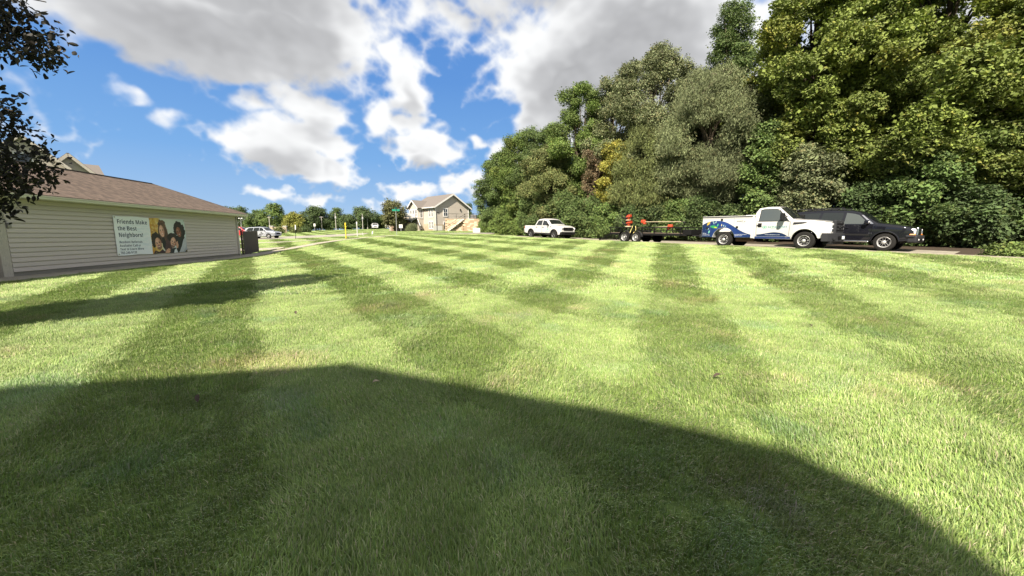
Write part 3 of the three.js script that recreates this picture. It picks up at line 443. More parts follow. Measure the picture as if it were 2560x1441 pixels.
// o: x, f, top (height above its ground), low (bottom of the crown), r, color, kind, n (sprays), lobes, trunk, seed, shape
function growTree(o, name, label, category, group) {
  const t = thing(name, label, category, group), rnd = mulberry(o.seed), gy = ground(o.x, o.f);
  t.position.copy(V(o.x, gy, o.f));
  const h = o.top - o.low, wood = [], lobes = [], K = Math.round((o.lobes ?? 26) * 2), kind = SPRAYS[o.kind];
  const env = (u) => o.r * Math.pow(Math.sin(Math.PI * clamp((o.shape === 'cone' ? 0.3 + 0.68 * u : o.shape === 'vase' ? 0.04 + 0.74 * u : o.shape === 'column' ? 0.25 + 0.6 * u : 0.14 + 0.8 * u), 0, 1)), 0.75);
  for (let i = 0; i < K; i++) {
    const u = (i + 0.5 * rnd()) / K, a = i * 2.399 + rnd() * 0.9, q = env(u) * (0.12 + 0.73 * Math.sqrt(rnd())), lr = o.r * (o.lobe ?? 0.36) * 0.68 * (0.6 + 0.75 * rnd()) * (1 - 0.3 * u);
    lobes.push({ c: P3(Math.cos(a) * q, o.low + u * h * 0.93, Math.sin(a) * q), r: lr, v: 0.82 + 0.36 * rnd(), y: rnd() });
  }
  const tr = o.trunk ?? 0.2, fork = o.low + h * 0.25;
  if (tr > 0) {
    wood.push(limb(P3(0, -0.3, 0), P3((rnd() - 0.5) * 0.4, fork, (rnd() - 0.5) * 0.4), tr * 1.25, tr * 0.8, rnd, 6, 0.05), limb(P3(0, fork - 0.1, 0), P3((rnd() - 0.5) * o.r * 0.3, o.low + h * 0.85, (rnd() - 0.5) * o.r * 0.3), tr * 0.8, tr * 0.15, rnd, 6, 0.08));
    lobes.forEach((l, i) => { if (i % (o.sparse ? 2 : 4) === 0) { const s = P3(0, lerp(o.low * 0.8, l.c.y, 0.55), 0); wood.push(limb(s, l.c.clone().lerp(P3(l.c.x * 1.4, l.c.y + l.r * 0.4, l.c.z * 1.4), o.sparse ? 0.5 : 0), tr * 0.36, tr * 0.06, rnd, 5)); if (o.sparse) for (let k = 0; k < 4; k++) { const m = l.c.clone().multiplyScalar(0.85 + 0.1 * rnd()); m.y = l.c.y; wood.push(limb(m, l.c.clone().add(P3((rnd() - 0.5) * 2.4 * l.r, (rnd() - 0.2) * 1.6 * l.r, (rnd() - 0.5) * 2.4 * l.r)), tr * 0.1, 0.008, rnd, 4, 0.25)); } } });
    mesh('trunk', wood, o.bark ?? bark, t);
  }
  const per = kind.map(() => []), total = lobes.reduce((s, l) => s + l.r * l.r, 0), M = new THREE.Matrix4(), Q = new THREE.Quaternion(), E = new THREE.Euler(), col = new THREE.Color();
  for (const l of lobes) {
    const n = Math.round(o.n * l.r * l.r / total);
    for (let i = 0; i < n; i++) {
      const a = rnd() * 6.2832, ph = Math.acos(1 - 2 * rnd()), rough = 1 + 0.45 * n3(Math.sin(ph) * Math.cos(a) * 1.6 + l.c.x, Math.cos(ph) * 1.6 + l.c.y, Math.sin(ph) * Math.sin(a) * 1.6 + l.c.z), q = l.r * rough * (0.5 + 0.55 * Math.pow(rnd(), 0.4));
      const dir = P3(Math.sin(ph) * Math.cos(a), Math.cos(ph) * (o.squash ?? 0.8), Math.sin(ph) * Math.sin(a)), pos = l.c.clone().addScaledVector(dir, q);
      if (o.droop) pos.y -= o.droop * (dir.x * dir.x + dir.z * dir.z) * l.r * rnd();
      if (pos.y < (o.floor ?? 0.15)) pos.y = (o.floor ?? 0.15) + rnd() * 0.3;
      const s = (o.size ?? 1) * (0.55 + 0.9 * rnd() * rnd() + 0.25 * rnd());
      Q.setFromEuler(E.set((rnd() - 0.5) * 0.9 + dir.z * 0.5, rnd() * 6.2832, (rnd() - 0.5) * 0.9 - dir.x * 0.5)); M.compose(pos, Q, P3(s, s, s));
      const v = l.v * (0.85 + 0.3 * rnd()), g = (o.gold ?? 0) * smooth(0.55, 1, l.y) * rnd(), c = o.color;
      per[i % kind.length].push([M.clone(), [v * lerp(c[0], 0.30, g), v * lerp(c[1], 0.25, g), v * lerp(c[2], 0.03, g)]]);
    }
  }
  const crown = new THREE.Group(); crown.name = 'crown'; t.add(crown);
  per.forEach((list, k) => { const im = new THREE.InstancedMesh(kind[k], leafMat, list.length); im.name = 'foliage'; im.userData.kind = 'stuff'; list.forEach(([m, c], i) => { im.setMatrixAt(i, m); im.setColorAt(i, col.setRGB(...c)); }); crown.add(im); });
  return t;
}
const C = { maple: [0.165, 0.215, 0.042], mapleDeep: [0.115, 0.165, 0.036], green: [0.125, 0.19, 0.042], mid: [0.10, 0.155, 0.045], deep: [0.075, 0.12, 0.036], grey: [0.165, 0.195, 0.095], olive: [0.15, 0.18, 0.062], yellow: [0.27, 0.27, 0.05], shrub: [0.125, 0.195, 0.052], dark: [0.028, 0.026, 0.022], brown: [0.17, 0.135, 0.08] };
const WOOD = 'trees of the wood beyond the drive', UNDER = 'shrubs at the foot of the wood';
const W = (x, f, top, low, r, color, kind, n, seed, more = {}) => ({ x, f, top, low, r, color, kind, n, seed, ...more });
growTree(W(19.9, 26.6, 19, 3.4, 5.4, C.maple, 'broad', 9500, 101, { lobes: 44, trunk: 0.3, lobe: 0.3, gold: 0.35, size: 0.95 }), 'maple_tree', 'tall yellow-green maple rising above the white utility truck', 'tree', WOOD);
growTree(W(23.6, 22.6, 18.5, 2.8, 5.2, C.maple, 'broad', 9500, 102, { lobes: 44, trunk: 0.3, lobe: 0.3, gold: 0.5 , size: 0.9}), 'maple_tree', 'tall golden-green maple rising above the dark SUV', 'tree', WOOD);
growTree(W(26.2, 19.8, 14.5, 1.4, 4.4, C.mapleDeep, 'broad', 5600, 103, { lobes: 36, trunk: 0.26, lobe: 0.3, gold: 0.35, size: 0.85 }), 'broadleaf_tree', 'green broadleaf tree at the wood\'s end, sky showing through its top', 'tree', WOOD);
growTree(W(18.6, 35, 20, 6, 3.2, C.mid, 'small', 3600, 104, { lobes: 26, trunk: 0.24, sparse: true }), 'broadleaf_tree', 'dark narrow tree with open top, behind the tallest maple\'s edge', 'tree', WOOD);
growTree(W(12.6, 36, 16.8, 4.0, 5.4, C.grey, 'small', 8200, 105, { lobes: 36, trunk: 0.3, bark: paleBark, sparse: true, lobe: 0.3 }), 'elm_tree', 'grey-green elm with bare grey boughs, highest crown left of the maples', 'tree', WOOD);
growTree(W(6.6, 39.5, 15.2, 4, 3.3, C.green, 'small', 4200, 106, { lobes: 24, trunk: 0.22 }), 'broadleaf_tree', 'bright green round-topped tree high above the small white pickup', 'tree', WOOD);
growTree(W(14.6, 29.6, 12.6, 3.4, 4.3, C.grey, 'fine', 7600, 107, { lobes: 34, trunk: 0.24, bark: paleBark, droop: 0.7, lobe: 0.32, sparse: true }), 'willow_tree', 'grey-green drooping willow-like tree behind the truck\'s service body', 'tree', WOOD);
growTree(W(11.2, 32.4, 9.4, 2.2, 3.5, C.olive, 'fine', 5200, 108, { lobes: 28, trunk: 0.2, bark: paleBark, droop: 0.6 }), 'willow_tree', 'olive drooping tree above the trailer', 'tree', WOOD);
growTree(W(9.1, 34, 8.4, 3.2, 1.7, C.yellow, 'small', 1300, 109, { lobes: 14, trunk: 0.1, shape: 'column' }), 'yellowing_tree', 'slim tree turning yellow in the middle of the wood\'s edge', 'tree', WOOD);
growTree(W(7.7, 36, 8.2, 2.6, 1.5, C.brown, 'small', 500, 110, { lobes: 12, trunk: 0.12, sparse: true, shape: 'column' }), 'dying_tree', 'thin brown dying tree beside the yellowing one', 'tree', WOOD);
growTree(W(4.0, 40.5, 9.6, 1.4, 3.4, C.olive, 'small', 4600, 111, { lobes: 28, trunk: 0.2 }), 'broadleaf_tree', 'olive-green bushy tree directly behind the small white pickup', 'tree', WOOD);
growTree(W(0.9, 46, 11.6, 2.0, 3.4, C.green, 'small', 4000, 112, { lobes: 26, trunk: 0.2, gold: 0.2 }), 'broadleaf_tree', 'mid-green tree with a bare twig at its top, left of the pickup', 'tree', WOOD);
growTree(W(-1.7, 49.5, 10.2, 1.6, 3.2, C.mid, 'small', 3800, 113, { lobes: 26, trunk: 0.2 }), 'broadleaf_tree', 'outermost tree of the wood beside the gabled house', 'tree', WOOD);
growTree(W(16.3, 25.9, 8.2, 0.6, 1.15, C.shrub, 'shrub', 1900, 114, { lobes: 20, trunk: 0.14, shape: 'column', lobe: 0.6 }), 'vine_clad_snag', 'dead stem wrapped in green vines behind the truck cab', 'tree', WOOD);
growTree(W(18.2, 24.4, 6.0, 2.2, 1.75, C.grey, 'shrub', 1500, 115, { lobes: 16, trunk: 0.08, lobe: 0.45 }), 'small_tree', 'small round-crowned tree between the truck cab and the SUV', 'tree', WOOD);
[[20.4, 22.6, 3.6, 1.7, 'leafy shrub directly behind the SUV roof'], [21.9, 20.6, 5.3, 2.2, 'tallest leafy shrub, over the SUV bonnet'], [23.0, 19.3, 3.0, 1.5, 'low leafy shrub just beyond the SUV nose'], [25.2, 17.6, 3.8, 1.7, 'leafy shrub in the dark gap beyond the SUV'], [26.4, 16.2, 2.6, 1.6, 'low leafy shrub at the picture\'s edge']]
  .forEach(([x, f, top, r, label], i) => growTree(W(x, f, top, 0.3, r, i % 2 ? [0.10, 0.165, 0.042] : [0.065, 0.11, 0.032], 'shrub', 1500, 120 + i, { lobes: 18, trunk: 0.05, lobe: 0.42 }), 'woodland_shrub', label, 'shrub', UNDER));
[[8.6, 33.4, 3.2, 1.7, 'low dark shrub between the pickup and the trailer ramp'], [9.8, 31.6, 2.9, 1.6, 'feathery shrub behind the trailer tailgate'], [11.0, 30.6, 3.0, 1.7, 'feathery shrub behind the trailer wheels'], [12.4, 29.4, 3.1, 1.6, 'feathery shrub behind the trailer rail'], [13.6, 28.2, 3.3, 1.6, 'feathery shrub behind the trailer tongue'], [15.0, 27.2, 2.6, 1.5, 'dark shrub behind the truck\'s service body']]
  .forEach(([x, f, top, r, label], i) => growTree(W(x, f, top, 0.2, r, i % 3 ? C.deep : C.shrub, i < 5 ? 'small' : 'shrub', 1600, 140 + i, { lobes: 16, trunk: 0.04, lobe: 0.42, squash: 0.55 }), 'woodland_shrub', label, 'shrub', UNDER));
[[-0.7, 45.5, 2.5, 1.7, 'round light green bush at the wood\'s near corner'], [1.5, 43.4, 2.2, 1.6, 'bush directly left of the small white pickup'], [6.4, 36.6, 3.6, 1.9, 'tall bush directly behind the small white pickup nose'], [7.7, 35, 3.8, 1.9, 'tall bush right of the small white pickup'], [2.6, 41, 4.6, 2.0, 'tall bush behind the small white pickup bed'], [5.2, 38.4, 4.6, 2.0, 'tall bush behind the small white pickup cab']]
  .forEach(([x, f, top, r, label], i) => growTree(W(x, f, top, 0.2, r, i < 2 ? C.green : C.mid, 'small', 1900, 160 + i, { lobes: 18, trunk: 0.05, lobe: 0.42 }), 'woodland_shrub', label, 'shrub', UNDER));
growTree(W(9.9, 38.8, 15.6, 4, 3.4, C.grey, 'small', 3800, 116, { lobes: 26, trunk: 0.22, bark: paleBark, sparse: true }), 'elm_tree', 'grey-green elm between the highest elm and the round-topped tree', 'tree', WOOD);
growTree(W(2.9, 44.5, 12.2, 2, 3.4, C.mid, 'small', 3800, 117, { lobes: 26, trunk: 0.2 }), 'broadleaf_tree', 'dark green tree filling the wood behind the pickup\'s bed', 'tree', WOOD);
// deeper rows that close the wood
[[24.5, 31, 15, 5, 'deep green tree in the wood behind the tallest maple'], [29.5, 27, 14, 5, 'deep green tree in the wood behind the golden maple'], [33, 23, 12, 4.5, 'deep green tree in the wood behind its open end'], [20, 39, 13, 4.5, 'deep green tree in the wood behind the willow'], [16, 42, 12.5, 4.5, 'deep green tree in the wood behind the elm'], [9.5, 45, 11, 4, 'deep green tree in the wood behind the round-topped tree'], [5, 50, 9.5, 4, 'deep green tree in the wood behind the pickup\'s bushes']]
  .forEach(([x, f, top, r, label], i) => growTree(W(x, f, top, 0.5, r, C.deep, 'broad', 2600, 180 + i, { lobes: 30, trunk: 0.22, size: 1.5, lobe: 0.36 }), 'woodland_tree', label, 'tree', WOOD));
growTree(W(18.1, 13.7, 0.55, 0.1, 0.95, [0.13, 0.19, 0.045], 'cover', 520, 190, { lobes: 16, trunk: 0, lobe: 0.34, floor: 0.03, squash: 0.4 }), 'groundcover_plant', 'bright leafy groundcover mound on the kerb beyond the SUV', 'plant');
growTree(W(18.9, 12.6, 0.5, 0.1, 0.9, [0.12, 0.18, 0.045], 'cover', 420, 191, { lobes: 14, trunk: 0, lobe: 0.34, floor: 0.03, squash: 0.4 }), 'groundcover_plant', 'bright leafy groundcover mound at the picture\'s edge', 'plant');
// young ornamental pear by the garage; its shade is put into the leaf colour
growTree(W(-9.15, 5.5, 6.6, 1.7, 2.1, C.dark, 'pear', 3300, 207, { shape: 'vase', lobes: 30, trunk: 0.08, lobe: 0.4, size: 1, droop: 0.5, sparse: true }), 'ornamental_tree', 'ornamental tree close by, shade put into its dark leaf colour, branches hanging before the garage', 'tree');

// ---------- vehicle kit: local x forward, y up, z to the right ----------
const along = (list, x) => { if (x <= list[0][0]) return list[0][1]; for (let i = 1; i < list.length; i++) if (x <= list[i][0]) return lerp(list[i - 1][1], list[i][1], (x - list[i - 1][0]) / (list[i][0] - list[i - 1][0] || 1)); return list[list.length - 1][1]; };
const M_ = {
  white: phys([0.46, 0.46, 0.455], 0.35, { clearcoat: 0.8, clearcoatRoughness: 0.08 }), black: phys([0.006, 0.0065, 0.010], 0.5, { specularIntensity: 0.1, clearcoat: 1, clearcoatRoughness: 0.03 }), silver: phys([0.26, 0.28, 0.31], 0.35, { metalness: 0.35, clearcoat: 0.8, clearcoatRoughness: 0.08 }), red: phys([0.36, 0.02, 0.025], 0.4, { clearcoat: 0.8 }),
  glass: phys([0.010, 0.013, 0.013], 0.03, { specularIntensity: 1, ior: 1.6 }), sheenTintGlass: phys([0.055, 0.065, 0.064], 0.04, { specularIntensity: 1, ior: 1.6 }), tyre: phys([0.013, 0.0125, 0.012], 0.85, { specularIntensity: 0.4 }), rim: std([0.52, 0.52, 0.52], 0.38, { metalness: 0.55 }), dark: phys([0.005, 0.005, 0.006], 0.9, { specularIntensity: 0.2 }), trim: phys([0.010, 0.0105, 0.011], 0.7, { specularIntensity: 0.35 }), grey: phys([0.020, 0.021, 0.024], 0.65, { specularIntensity: 0.4 }), chrome: std([0.65, 0.65, 0.66], 0.18, { metalness: 1 }), lamp: phys([0.72, 0.73, 0.73], 0.12, { clearcoat: 1 }), amber: phys([0.62, 0.20, 0.03], 0.25, { clearcoat: 1 }), rust: std([0.10, 0.055, 0.035], 0.9), tail: phys([0.32, 0.015, 0.012], 0.25, { clearcoat: 1 }), frame: phys([0.007, 0.007, 0.0075], 0.7, { specularIntensity: 0.3 }), navy: std([0.018, 0.035, 0.12], 0.35),  // paler side glass: bright surroundings are put into its colour
};
function shellOf(s) {
  const top = (x) => along(s.top, x), bot = (x) => along(s.bottom, x), plan = (x) => along(s.plan, x), belt = s.belt, R = s.edge ?? 0.1;
  const side = (x, y) => { const b = bot(x), t = top(x); let w = plan(x); if (y < belt) { const q = clamp((belt - y) / (belt - b), 0, 1); w *= 1 - 0.045 * q * q - 0.012 * (1 - q) * (1 - q); } else w = w * 0.988 - s.tumble * (y - belt); const d = t - y, r = Math.min(R, (t - b) * 0.45); if (d < r) w -= r * (1 - Math.sqrt(Math.max(0, 1 - ((r - d) / r) ** 2))); return Math.max(w, 0.05); };
  const over = (x, z) => { const w = side(x, top(x)); return top(x) + 0.035 * (1 - (z / Math.max(w, 0.1)) ** 2); };
  return { top, bot, plan, side, over };
}
function shellGeometry(s) {
  const f = shellOf(s), xs = [], x0 = s.top[0][0], x1 = s.top[s.top.length - 1][0]; for (let x = x0; x < x1; x += 0.07) xs.push(x); for (const [x] of s.top) xs.push(x); const st = [...new Set(xs.map((x) => +x.toFixed(4)))].sort((a, b) => a - b).filter((x, i, a) => i === 0 || x - a[i - 1] > 0.004);
  const sv = [0, 0.05, 0.14, 0.26, 0.38, 0.5, 0.6, 0.7, 0.79, 0.86, 0.915, 0.95, 0.975, 0.991, 1], nT = 7, p = [], ix = [];
  for (const x of st) {
    const b = f.bot(x), t = f.top(x), ring = [];
    for (const q of sv) ring.push([x, lerp(b, t, q), f.side(x, lerp(b, t, q))]);
    const w = f.side(x, t); for (let k = 1; k < nT; k++) { const z = lerp(w, -w, k / nT); ring.push([x, f.over(x, z), z]); }
    for (const q of [...sv].reverse()) ring.push([x, lerp(b, t, q), -f.side(x, lerp(b, t, q))]);
    ring.forEach((v) => p.push(...v));
  }
  const m = sv.length * 2 + nT - 1; for (let i = 0; i < st.length - 1; i++) for (let k = 0; k < m; k++) { const a = i * m + k, b = i * m + (k + 1) % m; ix.push(a, b, a + m, b, b + m, a + m); }
  for (const i of [0, st.length - 1]) { const c = p.length / 3; p.push(st[i], (f.bot(st[i]) + f.top(st[i])) / 2, 0); for (let k = 0; k < m; k++) { const a = i * m + k, b = i * m + (k + 1) % m; if (i) ix.push(a, b, c); else ix.push(b, a, c); } }
  const g = new THREE.BufferGeometry(); g.setAttribute('position', new THREE.Float32BufferAttribute(p, 3)); g.setIndex(ix); g.computeVertexNormals();
  const q = toCreasedNormals(g, 0.5); q.setAttribute('uv', new THREE.Float32BufferAttribute(new Float32Array(q.attributes.position.count * 2), 2)); return q;
}
function carve(geo, cuts, mat, inner) {                                     // wheel wells and openings cut out of a solid
  const ev = new Evaluator(); ev.attributes = ['position', 'normal', 'uv']; ev.useGroups = true;
  let a = new Brush(geo, mat); a.updateMatrixWorld();
  for (const c of cuts) { const b = new Brush(c, inner); b.updateMatrixWorld(); a = ev.evaluate(a, b, SUBTRACTION); }
  return a;
}
function bodyMesh(parent, s, mat, name = 'body') {
  const cuts = []; for (const [x, y, r, depth] of s.wells ?? []) for (const k of [-1, 1]) { const c = new THREE.CylinderGeometry(r, r, 0.8, 28); c.rotateX(Math.PI / 2); c.translate(x, y, k * (depth + 0.4)); cuts.push(c); }
  for (const c of s.cuts ?? []) cuts.push(c);
  const g = shellGeometry(s); if (!cuts.length) return mesh(name, g, mat, parent);
  const b = carve(g, cuts, mat, M_.dark), o = new THREE.Mesh(b.geometry, b.material); o.name = name; parent.add(o); return o;
}
function subdivide(g, n) { let p = [...(g.index ? g.toNonIndexed() : g).attributes.position.array]; for (let k = 0; k < n; k++) { const q = []; for (let i = 0; i < p.length; i += 9) { const A = p.slice(i, i + 3), B = p.slice(i + 3, i + 6), Cc = p.slice(i + 6, i + 9), m = (u, v) => u.map((e, j) => (e + v[j]) / 2), ab = m(A, B), bc = m(B, Cc), ca = m(Cc, A); q.push(...A, ...ab, ...ca, ...ab, ...B, ...bc, ...ca, ...bc, ...Cc, ...ab, ...bc, ...ca); } p = q; } return p; }
// a sheet following the body's side: outline in (x, y); k = 1 right, -1 left
function onSide(s, outline, off, k, uvBox, hole) {
  const f = shellOf(s), sh = new THREE.Shape(outline.map(([x, y]) => new THREE.Vector2(x, y))); if (hole) sh.holes.push(new THREE.Path(hole.map(([x, y]) => new THREE.Vector2(x, y))));
  const p = subdivide(new THREE.ShapeGeometry(sh), 3), uv = [];
  for (let i = 0; i < p.length; i += 3) { p[i + 2] = k * (f.side(p[i], p[i + 1]) + off); uv.push(uvBox ? (p[i] - uvBox[0]) / (uvBox[2] - uvBox[0]) : 0, uvBox ? (p[i + 1] - uvBox[1]) / (uvBox[3] - uvBox[1]) : 0); }
  if (k < 0) { for (let i = 0; i < p.length; i += 9) for (let j = 0; j < 3; j++) { const t = p[i + 3 + j]; p[i + 3 + j] = p[i + 6 + j]; p[i + 6 + j] = t; } for (let i = 0; i < uv.length; i += 6) for (let j = 0; j < 2; j++) { const t = uv[i + 2 + j]; uv[i + 2 + j] = uv[i + 4 + j]; uv[i + 4 + j] = t; } }
  const g = new THREE.BufferGeometry(); g.setAttribute('position', new THREE.Float32BufferAttribute(p, 3)); g.setAttribute('uv', new THREE.Float32BufferAttribute(uv, 2)); g.computeVertexNormals(); return g;
}
// a sheet on the upper surface between two stations (windscreen, bonnet panels)
function onTop(s, x0, x1, share, off, share1 = share) {
  const f = shellOf(s), n = 8, m = 10, p = [], ix = [];
  for (let i = 0; i <= n; i++) { const x = lerp(x0, x1, i / n), w = f.side(x, f.top(x)) * lerp(share, share1, i / n); for (let k = 0; k <= m; k++) { const z = lerp(w, -w, k / m), e = 0.02, slope = (f.top(x + e) - f.top(x - e)) / (2 * e), l = Math.hypot(1, slope); p.push(x - slope / l * off, f.over(x, z) + off / l, z); } }
  for (let i = 0; i < n; i++) for (let k = 0; k < m; k++) { const a = i * (m + 1) + k; ix.push(a, a + 1, a + m + 1, a + 1, a + m + 2, a + m + 1); }
  const g = new THREE.BufferGeometry(); g.setAttribute('position', new THREE.Float32BufferAttribute(p, 3)); g.setIndex(ix); g.computeVertexNormals(); return g;
}
const grown = (o, d) => { const cx = o.reduce((s, v) => s + v[0], 0) / o.length, cy = o.reduce((s, v) => s + v[1], 0) / o.length; return o.map(([x, y]) => [x + Math.sign(x - cx) * d, y + Math.sign(y - cy) * d]); };
function door(parent, s, outline, mat, k, handle, hm) { mesh('door_gap', onSide(s, grown(outline, 0.014), 0.002, k), M_.dark, parent); const d = mesh('door', onSide(s, outline, 0.005, k), mat, parent); if (handle) { const f = shellOf(s); mesh('handle', rbox(0.2, 0.045, 0.05, 0.015, handle[0], handle[1], k * (f.side(handle[0], handle[1]) + 0.02)), hm ?? mat, d); } return d; }
function wheelKit(R, rimR, width, style) {
  const tyreG = new THREE.LatheGeometry([[rimR * 0.97, -width / 2 + 0.01], [rimR * 1.04, -width / 2], [R * 0.93, -width / 2 + 0.005], [R * 0.985, -width / 2 + 0.03], [R, -width / 4], [R, width / 4], [R * 0.985, width / 2 - 0.03], [R * 0.93, width / 2 - 0.005], [rimR * 1.04, width / 2], [rimR * 0.97, width / 2 - 0.01]].map(([a, b]) => new THREE.Vector2(a, b)), 36); tyreG.rotateX(Math.PI / 2);
  const sh = new THREE.Shape(); sh.absarc(0, 0, rimR * 0.9, 0, 6.2832); const n = style === 'steel' ? 8 : style === 'five' ? 5 : style === 'trailer' ? 8 : 7;
  for (let i = 0; i < n; i++) {
    const a = i / n * 6.2832 + 0.3, h = new THREE.Path();
    if (style === 'steel' || style === 'trailer') { const r = rimR * (style === 'steel' ? 0.66 : 0.66); h.absellipse(Math.cos(a) * r, Math.sin(a) * r, rimR * 0.075, rimR * 0.16, 0, 6.2832, true, a); }
    else { const wd = style === 'five' ? 0.42 : 0.3, pts = [[0.3, -wd * 0.35], [0.8, -wd], [0.84, 0], [0.8, wd], [0.3, wd * 0.35]].map(([q, w]) => [rimR * q * Math.cos(a + w), rimR * q * Math.sin(a + w)]); pts.reverse().forEach(([x, y], j) => (j ? h.lineTo(x, y) : h.moveTo(x, y))); }
    sh.holes.push(h);
  }
  const face = new THREE.ExtrudeGeometry(sh, { depth: 0.018, bevelEnabled: true, bevelSize: 0.006, bevelThickness: 0.006, bevelSegments: 1, curveSegments: 20 }); face.translate(0, 0, width / 2 - (style === 'steel' ? 0.05 : 0.045));
  const lip = new THREE.LatheGeometry([[rimR * 0.86, width / 2 - 0.05], [rimR * 0.93, width / 2 - 0.022], [rimR * 0.985, width / 2 - 0.002], [rimR * 1.02, width / 2 + 0.002], [rimR * 1.0, width / 2 - 0.02], [rimR * 0.9, width / 2 - 0.06]].map(([a, b]) => new THREE.Vector2(a, b)), 36); lip.rotateX(Math.PI / 2);
  const hub = new THREE.LatheGeometry([[rimR * 0.3, width / 2 - 0.03], [rimR * 0.26, width / 2 + (style === 'steel' ? 0.0 : -0.012)], [rimR * 0.12, width / 2 + (style === 'steel' ? 0.012 : 0)], [0.001, width / 2 + (style === 'steel' ? 0.012 : 0)]].map(([a, b]) => new THREE.Vector2(a, b)), 20); hub.rotateX(Math.PI / 2);
  const back = new THREE.CylinderGeometry(rimR * 0.95, rimR * 0.95, 0.03, 28); back.rotateX(Math.PI / 2); back.translate(0, 0, width / 2 - 0.11);  // dark disc set behind the rim openings
  const nuts = []; for (let i = 0; i < 8; i++) { const a = i / 8 * 6.2832; const c = new THREE.CylinderGeometry(0.012, 0.012, 0.03, 6); c.rotateX(Math.PI / 2); c.translate(Math.cos(a) * rimR * 0.37, Math.sin(a) * rimR * 0.37, width / 2 - 0.02); nuts.push(c); }
  return (parent, x, y, z, k, rimMat = M_.rim) => { const w = new THREE.Group(); w.name = 'wheel'; w.position.set(x, y, z); if (k < 0) w.rotation.y = Math.PI; w.rotation.z = x * 1.3; parent.add(w); mesh('tyre', tyreG, M_.tyre, w); mesh('rim', [face, lip, hub, ...nuts], rimMat, w); mesh('dark_disc', back, M_.dark, w); };
}
function flare(s, x, y, r, k, thick, t0 = -0.25, t1 = Math.PI + 0.25) { const f = shellOf(s), pts = []; for (let i = 0; i <= 16; i++) { const a = lerp(t0, t1, i / 16), px = x + Math.cos(a) * r, py = Math.max(f.bot(px) + 0.02, y + Math.sin(a) * r); pts.push(P3(px, py, k * (f.side(px, py) + thick * 0.15))); } return tube(pts, thick, 28, 6); }
function park(o, x, f, hx, hf, wb) {                                        // stands on the ground between its axles, heading (hx, hf)
  const l = Math.hypot(hx, hf), dx = hx / l, df = hf / l, y1 = ground(x + dx * wb / 2, f + df * wb / 2), y0 = ground(x - dx * wb / 2, f - df * wb / 2), fw = P3(dx, (y1 - y0) / wb, -df).normalize(), rt = new THREE.Vector3().crossVectors(fw, P3(0, 1, 0)).normalize(), up = new THREE.Vector3().crossVectors(rt, fw);
  o.position.copy(V(x, (y0 + y1) / 2 + 0.015, f)); o.quaternion.setFromRotationMatrix(new THREE.Matrix4().makeBasis(fw, up, rt));
}
const rect = (x0, y0, x1, y1) => [[x0, y0], [x1, y0], [x1, y1], [x0, y1]];
const plateTex = canvasTex(128, 64, (c, w, h) => { c.fillStyle = '#dfe6ea'; c.fillRect(0, 0, w, h); c.fillStyle = '#27406b'; c.fillRect(0, 0, w, 9); });

